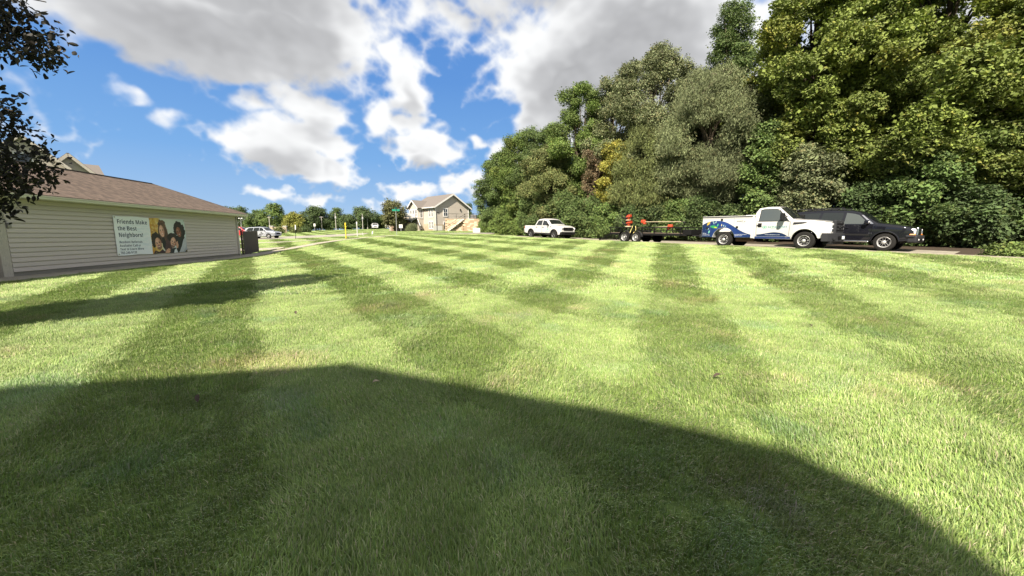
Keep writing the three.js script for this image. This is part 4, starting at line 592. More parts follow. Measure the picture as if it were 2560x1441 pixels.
// ----- white utility truck -----
{
  const t = thing('utility_truck', 'white utility truck with navy wave and leaf graphics on its service body', 'truck');
  const s = { top: [[-0.36, 1.28], [-0.34, 1.78], [-0.24, 1.92], [0.1, 1.965], [0.45, 1.96], [0.62, 1.915], [1.22, 1.38], [1.3, 1.345], [1.9, 1.31], [2.35, 1.25], [2.56, 1.17], [2.64, 1.08], [2.66, 0.62]], bottom: [[-0.36, 0.47], [1.2, 0.46], [2.2, 0.5], [2.66, 0.6]], plan: [[-0.36, 0.92], [1.0, 0.95], [1.3, 0.985], [2.2, 0.985], [2.5, 0.95], [2.66, 0.86]], belt: 1.27, tumble: 0.24, edge: 0.1, wells: [[1.74, 0.42, 0.5, 0.52]] };
  bodyMesh(t, s, M_.white, 'cab');
  for (const k of [1, -1]) {
    const dl = [[-0.24, 0.56], [1.12, 0.56], [1.16, 1.24], [1.0, 1.27], [-0.24, 1.27]];
    const d = door(t, s, dl, M_.white, k, [-0.12, 1.1], M_.trim);
    mesh('handle_cup', rbox(0.17, 0.2, 0.02, 0.02, -0.1, 1.1, k * (shellOf(s).side(-0.1, 1.1) + 0.004)), M_.trim, d);
    mesh('side_window', onSide(s, [[-0.14, 1.30], [1.06, 1.30], [0.62, 1.80], [0.5, 1.83], [0.0, 1.84], [-0.12, 1.80]], 0.004, k), M_.sheenTintGlass, t);
    mesh('window_seal', onSide(s, [[-0.17, 1.275], [1.12, 1.275], [0.64, 1.83], [0.5, 1.86], [0.0, 1.87], [-0.15, 1.83]], 0.002, k), M_.trim, t);
    const mir = new THREE.Group(); mir.name = 'mirror'; t.add(mir); mesh('housing', rbox(0.14, 0.34, 0.26, 0.04, 0.93, 1.47, k * 1.22), M_.trim, mir); mesh('arm', [bar(P3(1.0, 1.36, k * 0.93), P3(0.95, 1.4, k * 1.14), 0.025), bar(P3(1.0, 1.5, k * 0.88), P3(0.95, 1.54, k * 1.14), 0.022)], M_.trim, mir); mesh('mirror_glass', box(0.005, 0.28, 0.2, 0.857, 1.47, k * 1.22), M_.chrome, mir);
    mesh('wheel_arch_flare', flare(s, 1.74, 0.42, 0.515, k, 0.028), M_.white, t);
    mesh('fender_vent', onSide(s, [[1.27, 1.11], [1.62, 1.15], [1.8, 1.2], [1.78, 1.23], [1.3, 1.22]], 0.006, k), M_.grey, t);
    const hl = new THREE.Group(); hl.name = 'headlight'; t.add(hl);
    mesh('lens', rbox(0.26, 0.42, 0.34, 0.05, 2.53, 0.97, k * 0.71), M_.lamp, hl); mesh('turn_signal', rbox(0.12, 0.11, 0.04, 0.015, 2.47, 1.03, k * 0.885), M_.amber, hl); mesh('reflector', [rbox(0.03, 0.13, 0.2, 0.02, 2.655, 1.02, k * 0.7), rbox(0.03, 0.12, 0.2, 0.02, 2.655, 0.86, k * 0.7)], M_.chrome, hl);
  }
  mesh('windscreen', onTop(s, 0.66, 1.19, 0.93, 0.006, 0.97), M_.glass, t); mesh('windscreen_seal', onTop(s, 0.62, 1.23, 0.98, 0.003, 1.0), M_.trim, t);
  for (const z of [0.55, -0.15]) mesh('wiper', bar(P3(1.25, 1.4, z), P3(1.0, 1.62, z - 0.35), 0.012), M_.trim, t);
  mesh('bonnet_seam', onTop(s, 1.28, 2.5, 0.86, 0.003, 0.8), M_.white, t);
  const gr = mesh('grille', [rbox(0.14, 0.62, 1.12, 0.05, 2.66, 0.99, 0)], M_.grey, t);
  for (const y of [0.86, 1.0, 1.14]) mesh('grille_slot', rbox(0.03, 0.075, 0.9, 0.02, 2.725, y, 0), M_.dark, gr);
  const em = new THREE.CylinderGeometry(0.11, 0.11, 0.03, 24); em.rotateZ(Math.PI / 2); em.scale(1, 0.55, 1); em.translate(2.75, 1.0, 0); mesh('emblem', em, M_.chrome, gr);
  const bp = new THREE.Shape(); bp.moveTo(0, -1.0); bp.lineTo(0.18, -0.96); bp.quadraticCurveTo(0.42, -0.6, 0.44, 0); bp.quadraticCurveTo(0.42, 0.6, 0.18, 0.96); bp.lineTo(0, 1.0); bp.lineTo(0, -1.0); const bg = new THREE.ExtrudeGeometry(bp, { depth: 0.32, bevelEnabled: true, bevelSize: 0.02, bevelThickness: 0.02, bevelSegments: 2, curveSegments: 8 }); bg.rotateX(-Math.PI / 2); bg.translate(2.4, 0.4, 0);
  const bmp = mesh('front_bumper', bg, M_.grey, t); mesh('air_dam', rbox(0.3, 0.16, 1.7, 0.03, 2.55, 0.33, 0), M_.trim, bmp); mesh('bumper_slot', rbox(0.05, 0.13, 0.9, 0.02, 2.845, 0.55, 0), M_.dark, bmp);
  const lp = mesh('licence_plate', box(0.012, 0.15, 0.31, 2.885, 0.56, 0), std(0xffffff, 0.5, { map: plateTex }), t); for (const k of [1, -1]) mesh('fog_lamp', rbox(0.05, 0.09, 0.2, 0.02, 2.76, 0.5, k * 0.7), M_.grey, bmp);
  // service body
  const X0 = -2.86, X1 = -0.44, bodyTop = 1.5, bodyLow = 0.52, side = [];
  const sp = new THREE.Shape(); sp.moveTo(X0, bodyLow); sp.lineTo(-1.74 - 0.56, bodyLow); sp.absarc(-1.74, 0.45, 0.56, Math.PI - 0.12, 0.12, true); sp.lineTo(X1, bodyLow); sp.lineTo(X1, bodyTop); sp.lineTo(X0, bodyTop); sp.lineTo(X0, bodyLow);
  const sb = mesh('service_body', [1, -1].map((k) => { const g = new THREE.ExtrudeGeometry(sp, { depth: 0.38, bevelEnabled: true, bevelSize: 0.012, bevelThickness: 0.012, bevelSegments: 2, curveSegments: 20 }); g.translate(0, 0, k > 0 ? 0.6 : -0.98); return g; }).concat([box(X1 - X0 - 0.02, 0.1, 1.24, (X0 + X1) / 2, 0.75, 0), box(0.06, 0.75, 1.22, X1 - 0.06, 1.12, 0), box(0.06, 0.5, 1.22, X0 + 0.05, 1.0, 0)]), M_.white, t);
  const wrap = canvasTex(1024, 420, (c, w, h) => {                          // printed wrap on the compartment doors, 2.42 x 0.98 m
    c.fillStyle = '#f2f2f0'; c.fillRect(0, 0, w, h); const X = (m) => (m - X0) / (X1 - X0) * w, Y = (m) => (1 - (m - bodyLow) / (bodyTop - bodyLow)) * h;
    const grd = c.createLinearGradient(0, 0, w, 0); grd.addColorStop(0, '#16305f'); grd.addColorStop(0.5, '#274a9a'); grd.addColorStop(1, '#17336a'); c.fillStyle = grd; c.beginPath(); c.moveTo(0, h * 0.37); c.bezierCurveTo(w * 0.12, h * 0.14, w * 0.36, h * 0.05, w * 0.56, h * 0.3); c.bezierCurveTo(w * 0.72, h * 0.52, w * 0.8, h * 0.74, w, h * 0.86); c.lineTo(w, h); c.lineTo(0, h); c.closePath(); c.fill();
    const leaf = (x, y, l, wd, a, col) => { c.save(); c.translate(x, y); c.rotate(a); c.fillStyle = col; c.beginPath(); c.moveTo(0, 0); c.quadraticCurveTo(l / 2, -wd, l, 0); c.quadraticCurveTo(l / 2, wd, 0, 0); c.fill(); c.strokeStyle = 'rgba(255,255,255,0.4)'; c.lineWidth = 2; c.beginPath(); c.moveTo(4, 0); c.lineTo(l * 0.85, 0); c.stroke(); c.restore(); };
    leaf(170, 185, 170, 62, 0.12, '#35b36a'); leaf(255, 205, 80, 30, 0.15, '#c8d63a'); leaf(100, 165, 110, 44, -0.9, '#e7c64e'); leaf(330, 190, 70, 30, -1.3, '#4bbd8c'); leaf(165, 270, 80, 34, 1.8, '#7fd3c0'); for (const [x, y, l, a] of [[255, 140, 55, -1.7], [285, 120, 60, -1.2], [120, 230, 50, 2.7], [150, 225, 46, 2.2], [420, 190, 60, -1.5], [455, 195, 50, -1.2], [490, 205, 44, -0.9], [235, 100, 44, -1.7]]) leaf(x, y, l, l * 0.34, a, x > 400 && x < 440 ? '#f3dfae' : '#bfe9e2');
    c.strokeStyle = 'rgba(255,255,255,0.55)'; c.lineWidth = 3; c.beginPath(); c.moveTo(170, 60); c.lineTo(176, 300); c.moveTo(300, 240); c.quadraticCurveTo(420, 205, 540, 225); c.stroke();
    c.fillStyle = '#f4f6f8'; c.font = 'bold 24px sans-serif'; c.fillText('785-246', 10, 348); c.fillText('schendel lawn', 10, 384); c.font = 'bold 22px sans-serif'; c.fillText('Landscape Maintenance', 690, 366); c.fillText('Irrigation  Snow', 690, 394);
    c.fillStyle = '#2c2f33'; c.font = 'bold 46px sans-serif'; c.fillText('smart', 728, 96); c.font = '16px sans-serif'; c.fillText('solutions', 830, 122); c.fillRect(878, 78, 22, 14);
    c.fillStyle = 'rgba(40,44,50,0.9)'; c.fillRect(0, h * 0.455, w * 0.66, 3); c.fillRect(w * 0.66, 12, 3, h - 12); c.fillRect(0, 14, w, 5);
  });
  for (const k of [1, -1]) {
    const g = new THREE.ShapeGeometry(sp, 20), p = g.attributes.position, uv = g.attributes.uv; for (let i = 0; i < p.count; i++) { uv.setXY(i, k > 0 ? (p.getX(i) - X0) / (X1 - X0) : 1 - (p.getX(i) - X0) / (X1 - X0), (p.getY(i) - bodyLow) / (bodyTop - bodyLow)); } if (k < 0) { g.scale(1, 1, -1); const ix = g.index.array; for (let i = 0; i < ix.length; i += 3) { const q = ix[i]; ix[i] = ix[i + 1]; ix[i + 1] = q; } g.computeVertexNormals(); }
    g.translate(0, 0, k * 0.997); mesh('printed_panel', g, phys([0.52, 0.52, 0.52], 0.35, { map: wrap, clearcoat: 0.5 }), sb);
    mesh('lid_edge', rbox(X1 - X0 + 0.04, 0.05, 0.42, 0.015, (X0 + X1) / 2, bodyTop + 0.03, k * 0.8), M_.grey, sb); mesh('compartment_lid', rbox(X1 - X0, 0.03, 0.4, 0.01, (X0 + X1) / 2, bodyTop + 0.066, k * 0.8), M_.white, sb);
    for (const [x, y] of [[-1.86, 1.4], [-1.1, 1.02], [-2.6, 0.98]]) mesh('latch', rbox(0.11, 0.1, 0.03, 0.01, x, y, k * 1.008), M_.trim, sb);
    mesh('tail_light', rbox(0.04, 0.24, 0.12, 0.01, X0 - 0.02, 1.0, k * 0.85), M_.tail, sb);
  }
  mesh('toolbox', rbox(0.46, 0.12, 1.2, 0.02, -0.68, 1.56, 0), M_.white, sb); mesh('headache_bar', [box(0.12, 1.06, 0.06, -0.4, 1.02, 0.95), box(0.12, 1.06, 0.06, -0.4, 1.02, -0.95)], M_.white, sb);
  mesh('chassis', [box(4.9, 0.16, 0.1, -0.4, 0.5, 0.4), box(4.9, 0.16, 0.1, -0.4, 0.5, -0.4), box(0.14, 0.14, 1.5, -1.74, 0.42, 0), box(0.14, 0.14, 1.4, 1.74, 0.42, 0), box(0.9, 0.26, 0.9, -0.9, 0.45, 0.1)], M_.frame, t); mesh('fuel_tank', rbox(0.8, 0.3, 0.4, 0.05, -0.85, 0.46, 0.55), M_.rust, t); mesh('rear_bumper', rbox(0.22, 0.18, 1.7, 0.03, X0 - 0.12, 0.56, 0), M_.grey, t); mesh('hitch', box(0.4, 0.07, 0.08, X0 - 0.3, 0.46, 0), M_.frame, t);
  const wk = wheelKit(0.4, 0.235, 0.25, 'steel'); for (const x of [1.74, -1.74]) for (const k of [1, -1]) wk(t, x, 0.4, k * 0.83, k);
  // door graphics
  const dg = canvasTex(768, 512, (c, w, h) => {
    c.fillStyle = '#f2f2f0'; c.fillRect(0, 0, w, h); c.fillStyle = '#16305f'; c.beginPath(); c.moveTo(0, h * 0.86); c.bezierCurveTo(w * 0.2, h * 0.86, w * 0.38, h * 0.7, w * 0.56, h * 0.7); c.bezierCurveTo(w * 0.8, h * 0.7, w * 0.9, h * 0.86, w * 0.98, h); c.lineTo(0, h); c.fill();
    c.strokeStyle = '#2fb59a'; c.lineWidth = 9; c.beginPath(); c.arc(190, 165, 58, 0, 7); c.stroke(); c.lineWidth = 5; for (const q of [34, 18]) { c.beginPath(); c.arc(190, 165, q, 0, 7); c.stroke(); } c.fillStyle = '#2fb59a'; for (let i = 0; i < 12; i++) { const a = i / 12 * 6.28; c.beginPath(); c.arc(190 + Math.cos(a) * 46, 165 + Math.sin(a) * 46, 5, 0, 7); c.fill(); } c.beginPath(); c.ellipse(190, 165, 14, 28, 0.6, 0, 7); c.fill();
    const gr2 = c.createLinearGradient(270, 0, 740, 0); gr2.addColorStop(0, '#1f9d86'); gr2.addColorStop(1, '#3a8fb0'); c.fillStyle = gr2; c.font = 'bold 104px sans-serif'; c.fillText('schendel', 268, 195); c.font = 'bold 30px sans-serif'; c.fillText('LAWN & LANDSCAPE', 330, 236);
    c.fillStyle = '#e8eef4'; c.font = 'bold 40px sans-serif'; c.fillText('schendellawn.com', 210, 462);
  });
  for (const k of [1, -1]) mesh('door_graphics', onSide(s, [[-0.22, 0.58], [1.11, 0.58], [1.14, 1.22], [-0.22, 1.22]], 0.0085, k, k > 0 ? [-0.22, 0.58, 1.14, 1.22] : [1.14, 0.58, -0.22, 1.22]), phys([0.52, 0.52, 0.52], 0.35, { map: dg, clearcoat: 0.5 }), t);
  mesh('rocker_panel', [1, -1].map((k) => onSide(s, [[-0.3, 0.475], [1.22, 0.475], [1.22, 0.57], [-0.3, 0.57]], 0.006, k)), M_.navy, t);
  park(t, 12.74, 19.24, 0.588, -0.809, 3.48);
}
// ----- dark SUV -----
{
  const t = thing('suv', 'black SUV with silver wheels parked beyond the utility truck', 'SUV');
  const s = { top: [[-2.62, 0.9], [-2.6, 1.2], [-2.45, 1.58], [-2.3, 1.75], [-1.7, 1.835], [-0.5, 1.86], [0.2, 1.825], [0.5, 1.76], [1.12, 1.3], [1.22, 1.24], [1.8, 1.16], [2.2, 1.08], [2.38, 0.98], [2.44, 0.6]], bottom: [[-2.62, 0.5], [-1.9, 0.42], [1.9, 0.42], [2.44, 0.5]], plan: [[-2.62, 0.82], [-2.4, 0.9], [-1.5, 0.945], [1.0, 0.945], [1.5, 0.955], [2.1, 0.93], [2.44, 0.8]], belt: 1.16, tumble: 0.3, edge: 0.12, wells: [[1.515, 0.39, 0.45, 0.5], [-1.515, 0.39, 0.45, 0.5]] };
  bodyMesh(t, s, M_.black);
  const grille = new THREE.Group();
  for (const k of [1, -1]) {
    door(t, s, [[-0.02, 0.5], [0.98, 0.5], [1.06, 1.14], [-0.02, 1.14]], M_.black, k, [0.12, 1.02]); door(t, s, [[-1.04, 0.62], [-0.9, 0.5], [-0.07, 0.5], [-0.07, 1.14], [-1.2, 1.14]], M_.black, k, [-0.9, 1.02]);
    for (const q of [[[0.02, 1.19], [0.92, 1.19], [0.52, 1.6], [0.35, 1.66], [0.05, 1.71]], [[-0.95, 1.19], [-0.08, 1.19], [-0.06, 1.72], [-0.85, 1.73]], [[-2.25, 1.22], [-1.05, 1.19], [-0.95, 1.72], [-1.6, 1.71], [-2.1, 1.62]]]) mesh('side_window', onSide(s, q, 0.004, k), q[0][0] > 0 ? M_.sheenTintGlass : M_.glass, t);
    mesh('rub_strip', onSide(s, rect(-0.95, 0.66, 0.98, 0.74), 0.012, k), M_.trim, t); mesh('running_board', rbox(2.0, 0.07, 0.16, 0.03, 0, 0.4, k * 0.9), M_.chrome, t);
    for (const x of [1.515, -1.515]) mesh('wheel_arch_flare', flare(s, x, 0.39, 0.47, k, 0.035), M_.black, t);
    const mir = new THREE.Group(); mir.name = 'mirror'; t.add(mir); mesh('housing', rbox(0.16, 0.19, 0.24, 0.06, 0.86, 1.27, k * 1.05), M_.black, mir); mesh('arm', rbox(0.1, 0.06, 0.14, 0.02, 0.88, 1.2, k * 0.94), M_.trim, mir);
    const hl = new THREE.Group(); hl.name = 'headlight'; t.add(hl); mesh('lens', rbox(0.3, 0.26, 0.36, 0.07, 2.26, 0.87, k * 0.66, k * 0.35), M_.lamp, hl); mesh('turn_signal', rbox(0.22, 0.07, 0.3, 0.03, 2.31, 0.74, k * 0.68, k * 0.35), M_.amber, hl); mesh('reflector', new THREE.SphereGeometry(0.07, 12, 8).translate(2.4, 0.88, k * 0.62), M_.chrome, hl);
    mesh('roof_rail', [bar(P3(-2.0, 1.92, k * 0.62), P3(-0.1, 1.94, k * 0.62), 0.022), ...[-2.0, -1.1, -0.1].map((x) => box(0.1, 0.06, 0.05, x, 1.89, k * 0.62))], M_.grey, t);
    mesh('pillar_trim', onSide(s, [[0.98, 1.2], [1.08, 1.2], [0.66, 1.6], [0.6, 1.6]], 0.006, k), M_.chrome, t);
    mesh('tail_light', onSide(s, [[-2.55, 0.95], [-2.35, 0.95], [-2.35, 1.3], [-2.5, 1.3]], 0.006, k), M_.tail, t);
  }
  mesh('windscreen', onTop(s, 0.53, 1.1, 0.93, 0.006, 0.96), M_.glass, t); mesh('rear_window', onTop(s, -2.44, -2.3, 0.9, 0.006), M_.glass, t);
  const gr = mesh('grille', rbox(0.1, 0.36, 0.66, 0.06, 2.41, 0.87, 0), M_.chrome, t);
  for (const k of [1, -1]) for (const y of [0.8, 0.95]) mesh('grille_opening', rbox(0.03, 0.115, 0.24, 0.02, 2.455, y, k * 0.165), M_.dark, gr);
  const bm = mesh('front_bumper', [rbox(0.34, 0.34, 1.74, 0.08, 2.36, 0.55, 0), rbox(0.3, 0.12, 1.84, 0.05, 2.3, 0.66, 0)], M_.grey, t); for (const k of [1, -1]) mesh('fog_lamp', rbox(0.03, 0.07, 0.12, 0.02, 2.535, 0.52, k * 0.5), M_.lamp, bm); mesh('bumper_slot', rbox(0.02, 0.1, 0.6, 0.01, 2.53, 0.5, 0), M_.dark, bm);
  mesh('aerial', bar(P3(1.3, 1.24, 0.8), P3(1.24, 2.0, 0.8), 0.006, 4), M_.trim, t); mesh('crossbar', [bar(P3(-0.6, 1.95, -0.6), P3(-0.6, 1.95, 0.6), 0.018), bar(P3(-1.7, 1.94, -0.6), P3(-1.7, 1.94, 0.6), 0.018)], M_.grey, t);
  mesh('underbody', box(4.2, 0.12, 1.4, -0.1, 0.4, 0), M_.frame, t);
  const wk = wheelKit(0.385, 0.235, 0.25, 'five'); for (const x of [1.515, -1.515]) for (const k of [1, -1]) wk(t, x, 0.385, k * 0.82, k);
  park(t, 16.47, 19.08, 0.588, -0.809, 3.03);
}
// ----- small white pickup -----
{
  const t = thing('pickup', 'small white crew-cab pickup with teal door graphics parked before the wood', 'pickup');
  const s = { top: [[-2.62, 0.9], [-2.6, 1.08], [-2.5, 1.11], [-1.0, 1.12], [-0.96, 1.16], [-0.74, 1.6], [-0.55, 1.7], [0.0, 1.745], [0.35, 1.72], [0.55, 1.64], [1.08, 1.24], [1.18, 1.19], [1.9, 1.14], [2.2, 1.06], [2.36, 0.95], [2.4, 0.5]], bottom: [[-2.62, 0.5], [-1.9, 0.4], [1.9, 0.38], [2.4, 0.42]], plan: [[-2.62, 0.84], [-2.4, 0.9], [-1.5, 0.92], [1.5, 0.92], [2.1, 0.9], [2.4, 0.8]], belt: 1.12, tumble: 0.28, edge: 0.09, wells: [[1.54, 0.37, 0.43, 0.5], [-1.54, 0.37, 0.43, 0.5]], cuts: [box(1.5, 0.6, 1.36, -1.78, 1.2, 0)] };
  bodyMesh(t, s, M_.white); mesh('bed_cover', rbox(1.46, 0.05, 1.34, 0.02, -1.78, 1.08, 0), M_.trim, t);
  const dg = canvasTex(512, 256, (c, w, h) => { c.fillStyle = '#f2f2f0'; c.fillRect(0, 0, w, h); c.strokeStyle = '#3fc0b0'; c.lineWidth = 10; c.beginPath(); c.arc(330, 110, 40, 0, 7); c.stroke(); c.fillStyle = '#3fc0b0'; c.beginPath(); c.moveTo(360, 90); c.lineTo(470, 20); c.lineTo(420, 130); c.fill(); c.font = 'bold 54px sans-serif'; c.fillText('schendel', 210, 215); c.font = '22px sans-serif'; c.fillText('LAWN & LANDSCAPE', 230, 245); });
  for (const k of [1, -1]) {
    const dl = [[0.02, 0.46], [0.95, 0.46], [1.05, 1.1], [0.02, 1.1]]; door(t, s, dl, M_.white, k, [0.16, 0.99], M_.grey); door(t, s, [[-0.82, 0.5], [-0.03, 0.46], [-0.03, 1.1], [-0.95, 1.1]], M_.white, k, [-0.72, 0.99], M_.grey);
    mesh('door_graphics', onSide(s, rect(0.04, 0.5, 0.96, 1.0), 0.009, k, k > 0 ? [0.04, 0.5, 0.96, 1.0] : [0.96, 0.5, 0.04, 1.0]), phys([0.52, 0.52, 0.52], 0.35, { map: dg, clearcoat: 0.5 }), t);
    for (const q of [[[0.04, 1.16], [0.92, 1.16], [0.5, 1.53], [0.06, 1.6]], [[-0.82, 1.16], [-0.04, 1.16], [-0.02, 1.6], [-0.6, 1.57]]]) mesh('side_window', onSide(s, q, 0.004, k), M_.glass, t);
    mesh('sill_cladding', onSide(s, [[-1.05, 0.405], [1.1, 0.4], [1.1, 0.5], [-1.05, 0.5]], 0.01, k), M_.trim, t); for (const x of [1.54, -1.54]) mesh('wheel_arch_flare', flare(s, x, 0.37, 0.45, k, 0.035), M_.trim, t);
    const mir = new THREE.Group(); mir.name = 'mirror'; t.add(mir); mesh('housing', rbox(0.14, 0.17, 0.22, 0.05, 0.86, 1.22, k * 1.02), M_.trim, mir); mesh('arm', rbox(0.08, 0.05, 0.12, 0.02, 0.88, 1.16, k * 0.92), M_.trim, mir);
    const hl = new THREE.Group(); hl.name = 'headlight'; t.add(hl); mesh('lens', rbox(0.22, 0.17, 0.34, 0.04, 2.26, 0.9, k * 0.68, k * 0.3), M_.lamp, hl); mesh('lamp_bezel', rbox(0.05, 0.1, 0.16, 0.02, 2.37, 0.88, k * 0.62), M_.dark, hl);
    mesh('tail_light', onSide(s, [[-2.58, 0.85], [-2.42, 0.85], [-2.42, 1.05], [-2.58, 1.05]], 0.008, k), M_.tail, t); mesh('fender_vent', onSide(s, [[1.14, 0.98], [1.22, 0.98], [1.2, 1.12], [1.12, 1.1]], 0.006, k), M_.trim, t);
  }
  mesh('windscreen', onTop(s, 0.58, 1.06, 0.93, 0.006, 0.96), M_.glass, t); mesh('rear_window', onTop(s, -0.94, -0.74, 0.88, 0.006), M_.glass, t);
  const gr = mesh('grille', rbox(0.1, 0.27, 1.1, 0.04, 2.38, 0.87, 0), M_.dark, t); for (const y of [0.8, 0.94]) mesh('grille_bar', rbox(0.03, 0.03, 1.0, 0.01, 2.435, y, 0), M_.grey, gr); const em = new THREE.CylinderGeometry(0.08, 0.08, 0.02, 18); em.rotateZ(Math.PI / 2); em.scale(1, 0.5, 1); em.translate(2.445, 0.87, 0); mesh('emblem', em, M_.grey, gr);
  const bm = mesh('front_bumper', [rbox(0.3, 0.26, 1.66, 0.06, 2.3, 0.5, 0)], M_.trim, t); mesh('bumper_slot', rbox(0.03, 0.12, 0.9, 0.02, 2.445, 0.52, 0), M_.dark, bm); mesh('underbody', box(4.2, 0.12, 1.3, -0.1, 0.4, 0), M_.frame, t);
  const wk = wheelKit(0.365, 0.23, 0.235, 'seven'); for (const x of [1.54, -1.54]) for (const k of [1, -1]) wk(t, x, 0.365, k * 0.79, k, std([0.12, 0.12, 0.125], 0.4, { metalness: 0.6 }));
  park(t, 3.38, 35.3, 0.6, -0.8, 3.08);
}
// ----- landscaping trailer behind the truck -----
const TRAILER = (a, o = 0) => [12.74 - 0.588 * a + 0.809 * o, 19.24 + 0.809 * a + 0.588 * o];      // metres behind the truck's middle
{
  const t = thing('utility_trailer', 'black tandem-axle utility trailer hitched behind the white truck', 'trailer');
  const blk = M_.frame, L0 = -2.55, L1 = 2.5, w = 0.98, y = 0.56;
  mesh('frame', [box(L1 - L0, 0.12, 0.06, (L0 + L1) / 2, y, w), box(L1 - L0, 0.12, 0.06, (L0 + L1) / 2, y, -w), ...[-2.5, -1.5, -0.5, 0.5, 1.5, 2.46].map((x) => box(0.06, 0.1, 2 * w - 0.06, x, y - 0.005, 0))], blk, t);
  const deck = std([0.13, 0.10, 0.075], 0.9, { map: tile(grainTex, 0.4, 2) }), pb = box(L1 - L0 - 0.06, 0.035, 0.2); for (let i = 0; i < 9; i++) { const q = mesh('deck_plank', pb, deck, t); q.position.set((L0 + L1) / 2, y + 0.08, -0.86 + i * 0.215); }
  for (const k of [1, -1]) { mesh('side_rail', [box(L1 - L0, 0.05, 0.05, (L0 + L1) / 2, y + 0.42, k * w), box(L1 - L0, 0.03, 0.03, (L0 + L1) / 2, y + 0.24, k * w)], blk, t); for (let i = 0; i < 7; i++) mesh('rail_post', box(0.045, 0.4, 0.045, lerp(L0 + 0.03, L1 - 0.03, i / 6), y + 0.22, k * w), blk, t); }
  mesh('front_rail', [box(0.05, 0.05, 2 * w, L1, y + 0.42, 0), box(0.03, 0.03, 2 * w, L1, y + 0.24, 0)], blk, t);
  mesh('drawbar', [bar(P3(2.45, y - 0.02, 0.85), P3(3.65, y - 0.06, 0.05), 0.045, 4), bar(P3(2.45, y - 0.02, -0.85), P3(3.65, y - 0.06, -0.05), 0.045, 4), box(0.3, 0.08, 0.1, 3.72, y - 0.04, 0)], blk, t); mesh('jack', [cyl(0.035, 0.035, 0.62, 8, 3.2, y + 0.02, 0), cyl(0.09, 0.09, 0.02, 10, 3.2, y - 0.3, 0)], M_.grey, t);
  const ax = [-0.35, -1.2];
  for (const k of [1, -1]) { const fs = []; for (const x of ax) { const pts = []; for (let i = 0; i <= 10; i++) { const a = lerp(0.1, Math.PI - 0.1, i / 10); pts.push([x + Math.cos(a) * 0.42, 0.36 + Math.sin(a) * 0.42]); } for (let i = 0; i < 10; i++) { const [x0, y0] = pts[i], [x1, y1] = pts[i + 1]; fs.push(bar(P3(x0, y0, k * 1.13), P3(x1, y1, k * 1.13), 0.012, 4)); fs.push(polys([[[x0, y0, k * 1.02], [x1, y1, k * 1.02], [x1, y1, k * 1.27], [x0, y0, k * 1.27]]])); } } mesh('fender', fs, std([0.014, 0.014, 0.015], 0.5, { side: THREE.DoubleSide }), t); }
  const wk = wheelKit(0.35, 0.2, 0.2, 'trailer'); for (const x of ax) for (const k of [1, -1]) wk(t, x, 0.35, k * 1.13, k); mesh('axle', ax.map((x) => box(0.08, 0.08, 2.1, x, 0.36, 0)), blk, t);
  const gate = mesh('ramp_gate', [box(1.05, 0.05, 0.05, -3.05, 0.34, 0.9, 0, 0, 0.42), box(1.05, 0.05, 0.05, -3.05, 0.34, -0.9, 0, 0, 0.42), ...[0, 1, 2, 3, 4, 5].map((i) => box(0.05, 0.03, 1.8, -2.62 - i * 0.17, 0.52 - i * 0.076, 0))], blk, t);
  mesh('toolbox', rbox(0.5, 0.3, 1.5, 0.02, 2.72, y + 0.15, 0), blk, t);
  const [x, f] = TRAILER(6.6, 0.0); park(t, x, f, 0.588, -0.809, 3);
  const spotOn = (lx, ly, lz) => { t.updateMatrixWorld(true); return P3(lx, ly, lz).applyMatrix4(t.matrixWorld); };
  // string trimmers and the machines carried on it
  const redM = phys([0.36, 0.045, 0.014], 0.45, { clearcoat: 0.4 }), pole = std([0.42, 0.36, 0.24], 0.5);
  const trim = (x0, y0, x1, y1, z, label) => { const q = thing('string_trimmer', label, 'trimmer', 'string trimmers carried on the trailer'); q.position.copy(t.position); q.quaternion.copy(t.quaternion); const A = P3(x0, y0, z), B = P3(x1, y1, z); mesh('shaft', bar(A, B, 0.02, 8), pole, q); const dir = B.clone().sub(A).normalize(); mesh('engine', [rbox(0.28, 0.22, 0.22, 0.06, x0, y0 + 0.02, z), rbox(0.14, 0.12, 0.2, 0.03, x0 + dir.x * 0.1, y0 - 0.1, z)], redM, q); mesh('cutting_head', [cyl(0.07, 0.05, 0.07, 12, x1, y1 - 0.04, z), rbox(0.16, 0.03, 0.2, 0.01, x1 - dir.x * 0.06, y1 + 0.0, z)], M_.trim, q); const m = A.clone().lerp(B, 0.4); mesh('loop_handle', new THREE.TorusGeometry(0.09, 0.012, 6, 14, 4.2).rotateZ(-0.5).translate(m.x, m.y + 0.08, m.z), M_.trim, q); return q; };
  trim(-0.2, 1.32, 2.5, 1.3, 0.7, 'string trimmer with red engine, upper of the two beside the truck'); trim(1.75, 1.02, -0.6, 0.95, 0.86, 'string trimmer with red engine, lower of the two beside the truck');
  const bl = (lx, ly, label, s) => { const q = thing('backpack_blower', label, 'blower', 'orange blowers above the trailer wheels'); q.position.copy(t.position); q.quaternion.copy(t.quaternion); mesh('fan_housing', [new THREE.SphereGeometry(0.17 * s, 14, 10).scale(1, 1.05, 0.75).translate(lx, ly, 0.72), rbox(0.2 * s, 0.2 * s, 0.26 * s, 0.04, lx + 0.12, ly + 0.1, 0.72)], redM, q); mesh('fuel_tank', rbox(0.3 * s, 0.11 * s, 0.24 * s, 0.03, lx, ly - 0.2 * s, 0.72), pole, q); mesh('blower_pipe', tube([P3(lx + 0.08, ly, 0.8), P3(lx - 0.15, ly - 0.05, 0.9), P3(lx - 0.35, ly + 0.12, 0.92)], 0.04, 10, 8), M_.trim, q); mesh('harness', [rbox(0.04, 0.42 * s, 0.3 * s, 0.02, lx - 0.15, ly, 0.68)], M_.trim, q); };
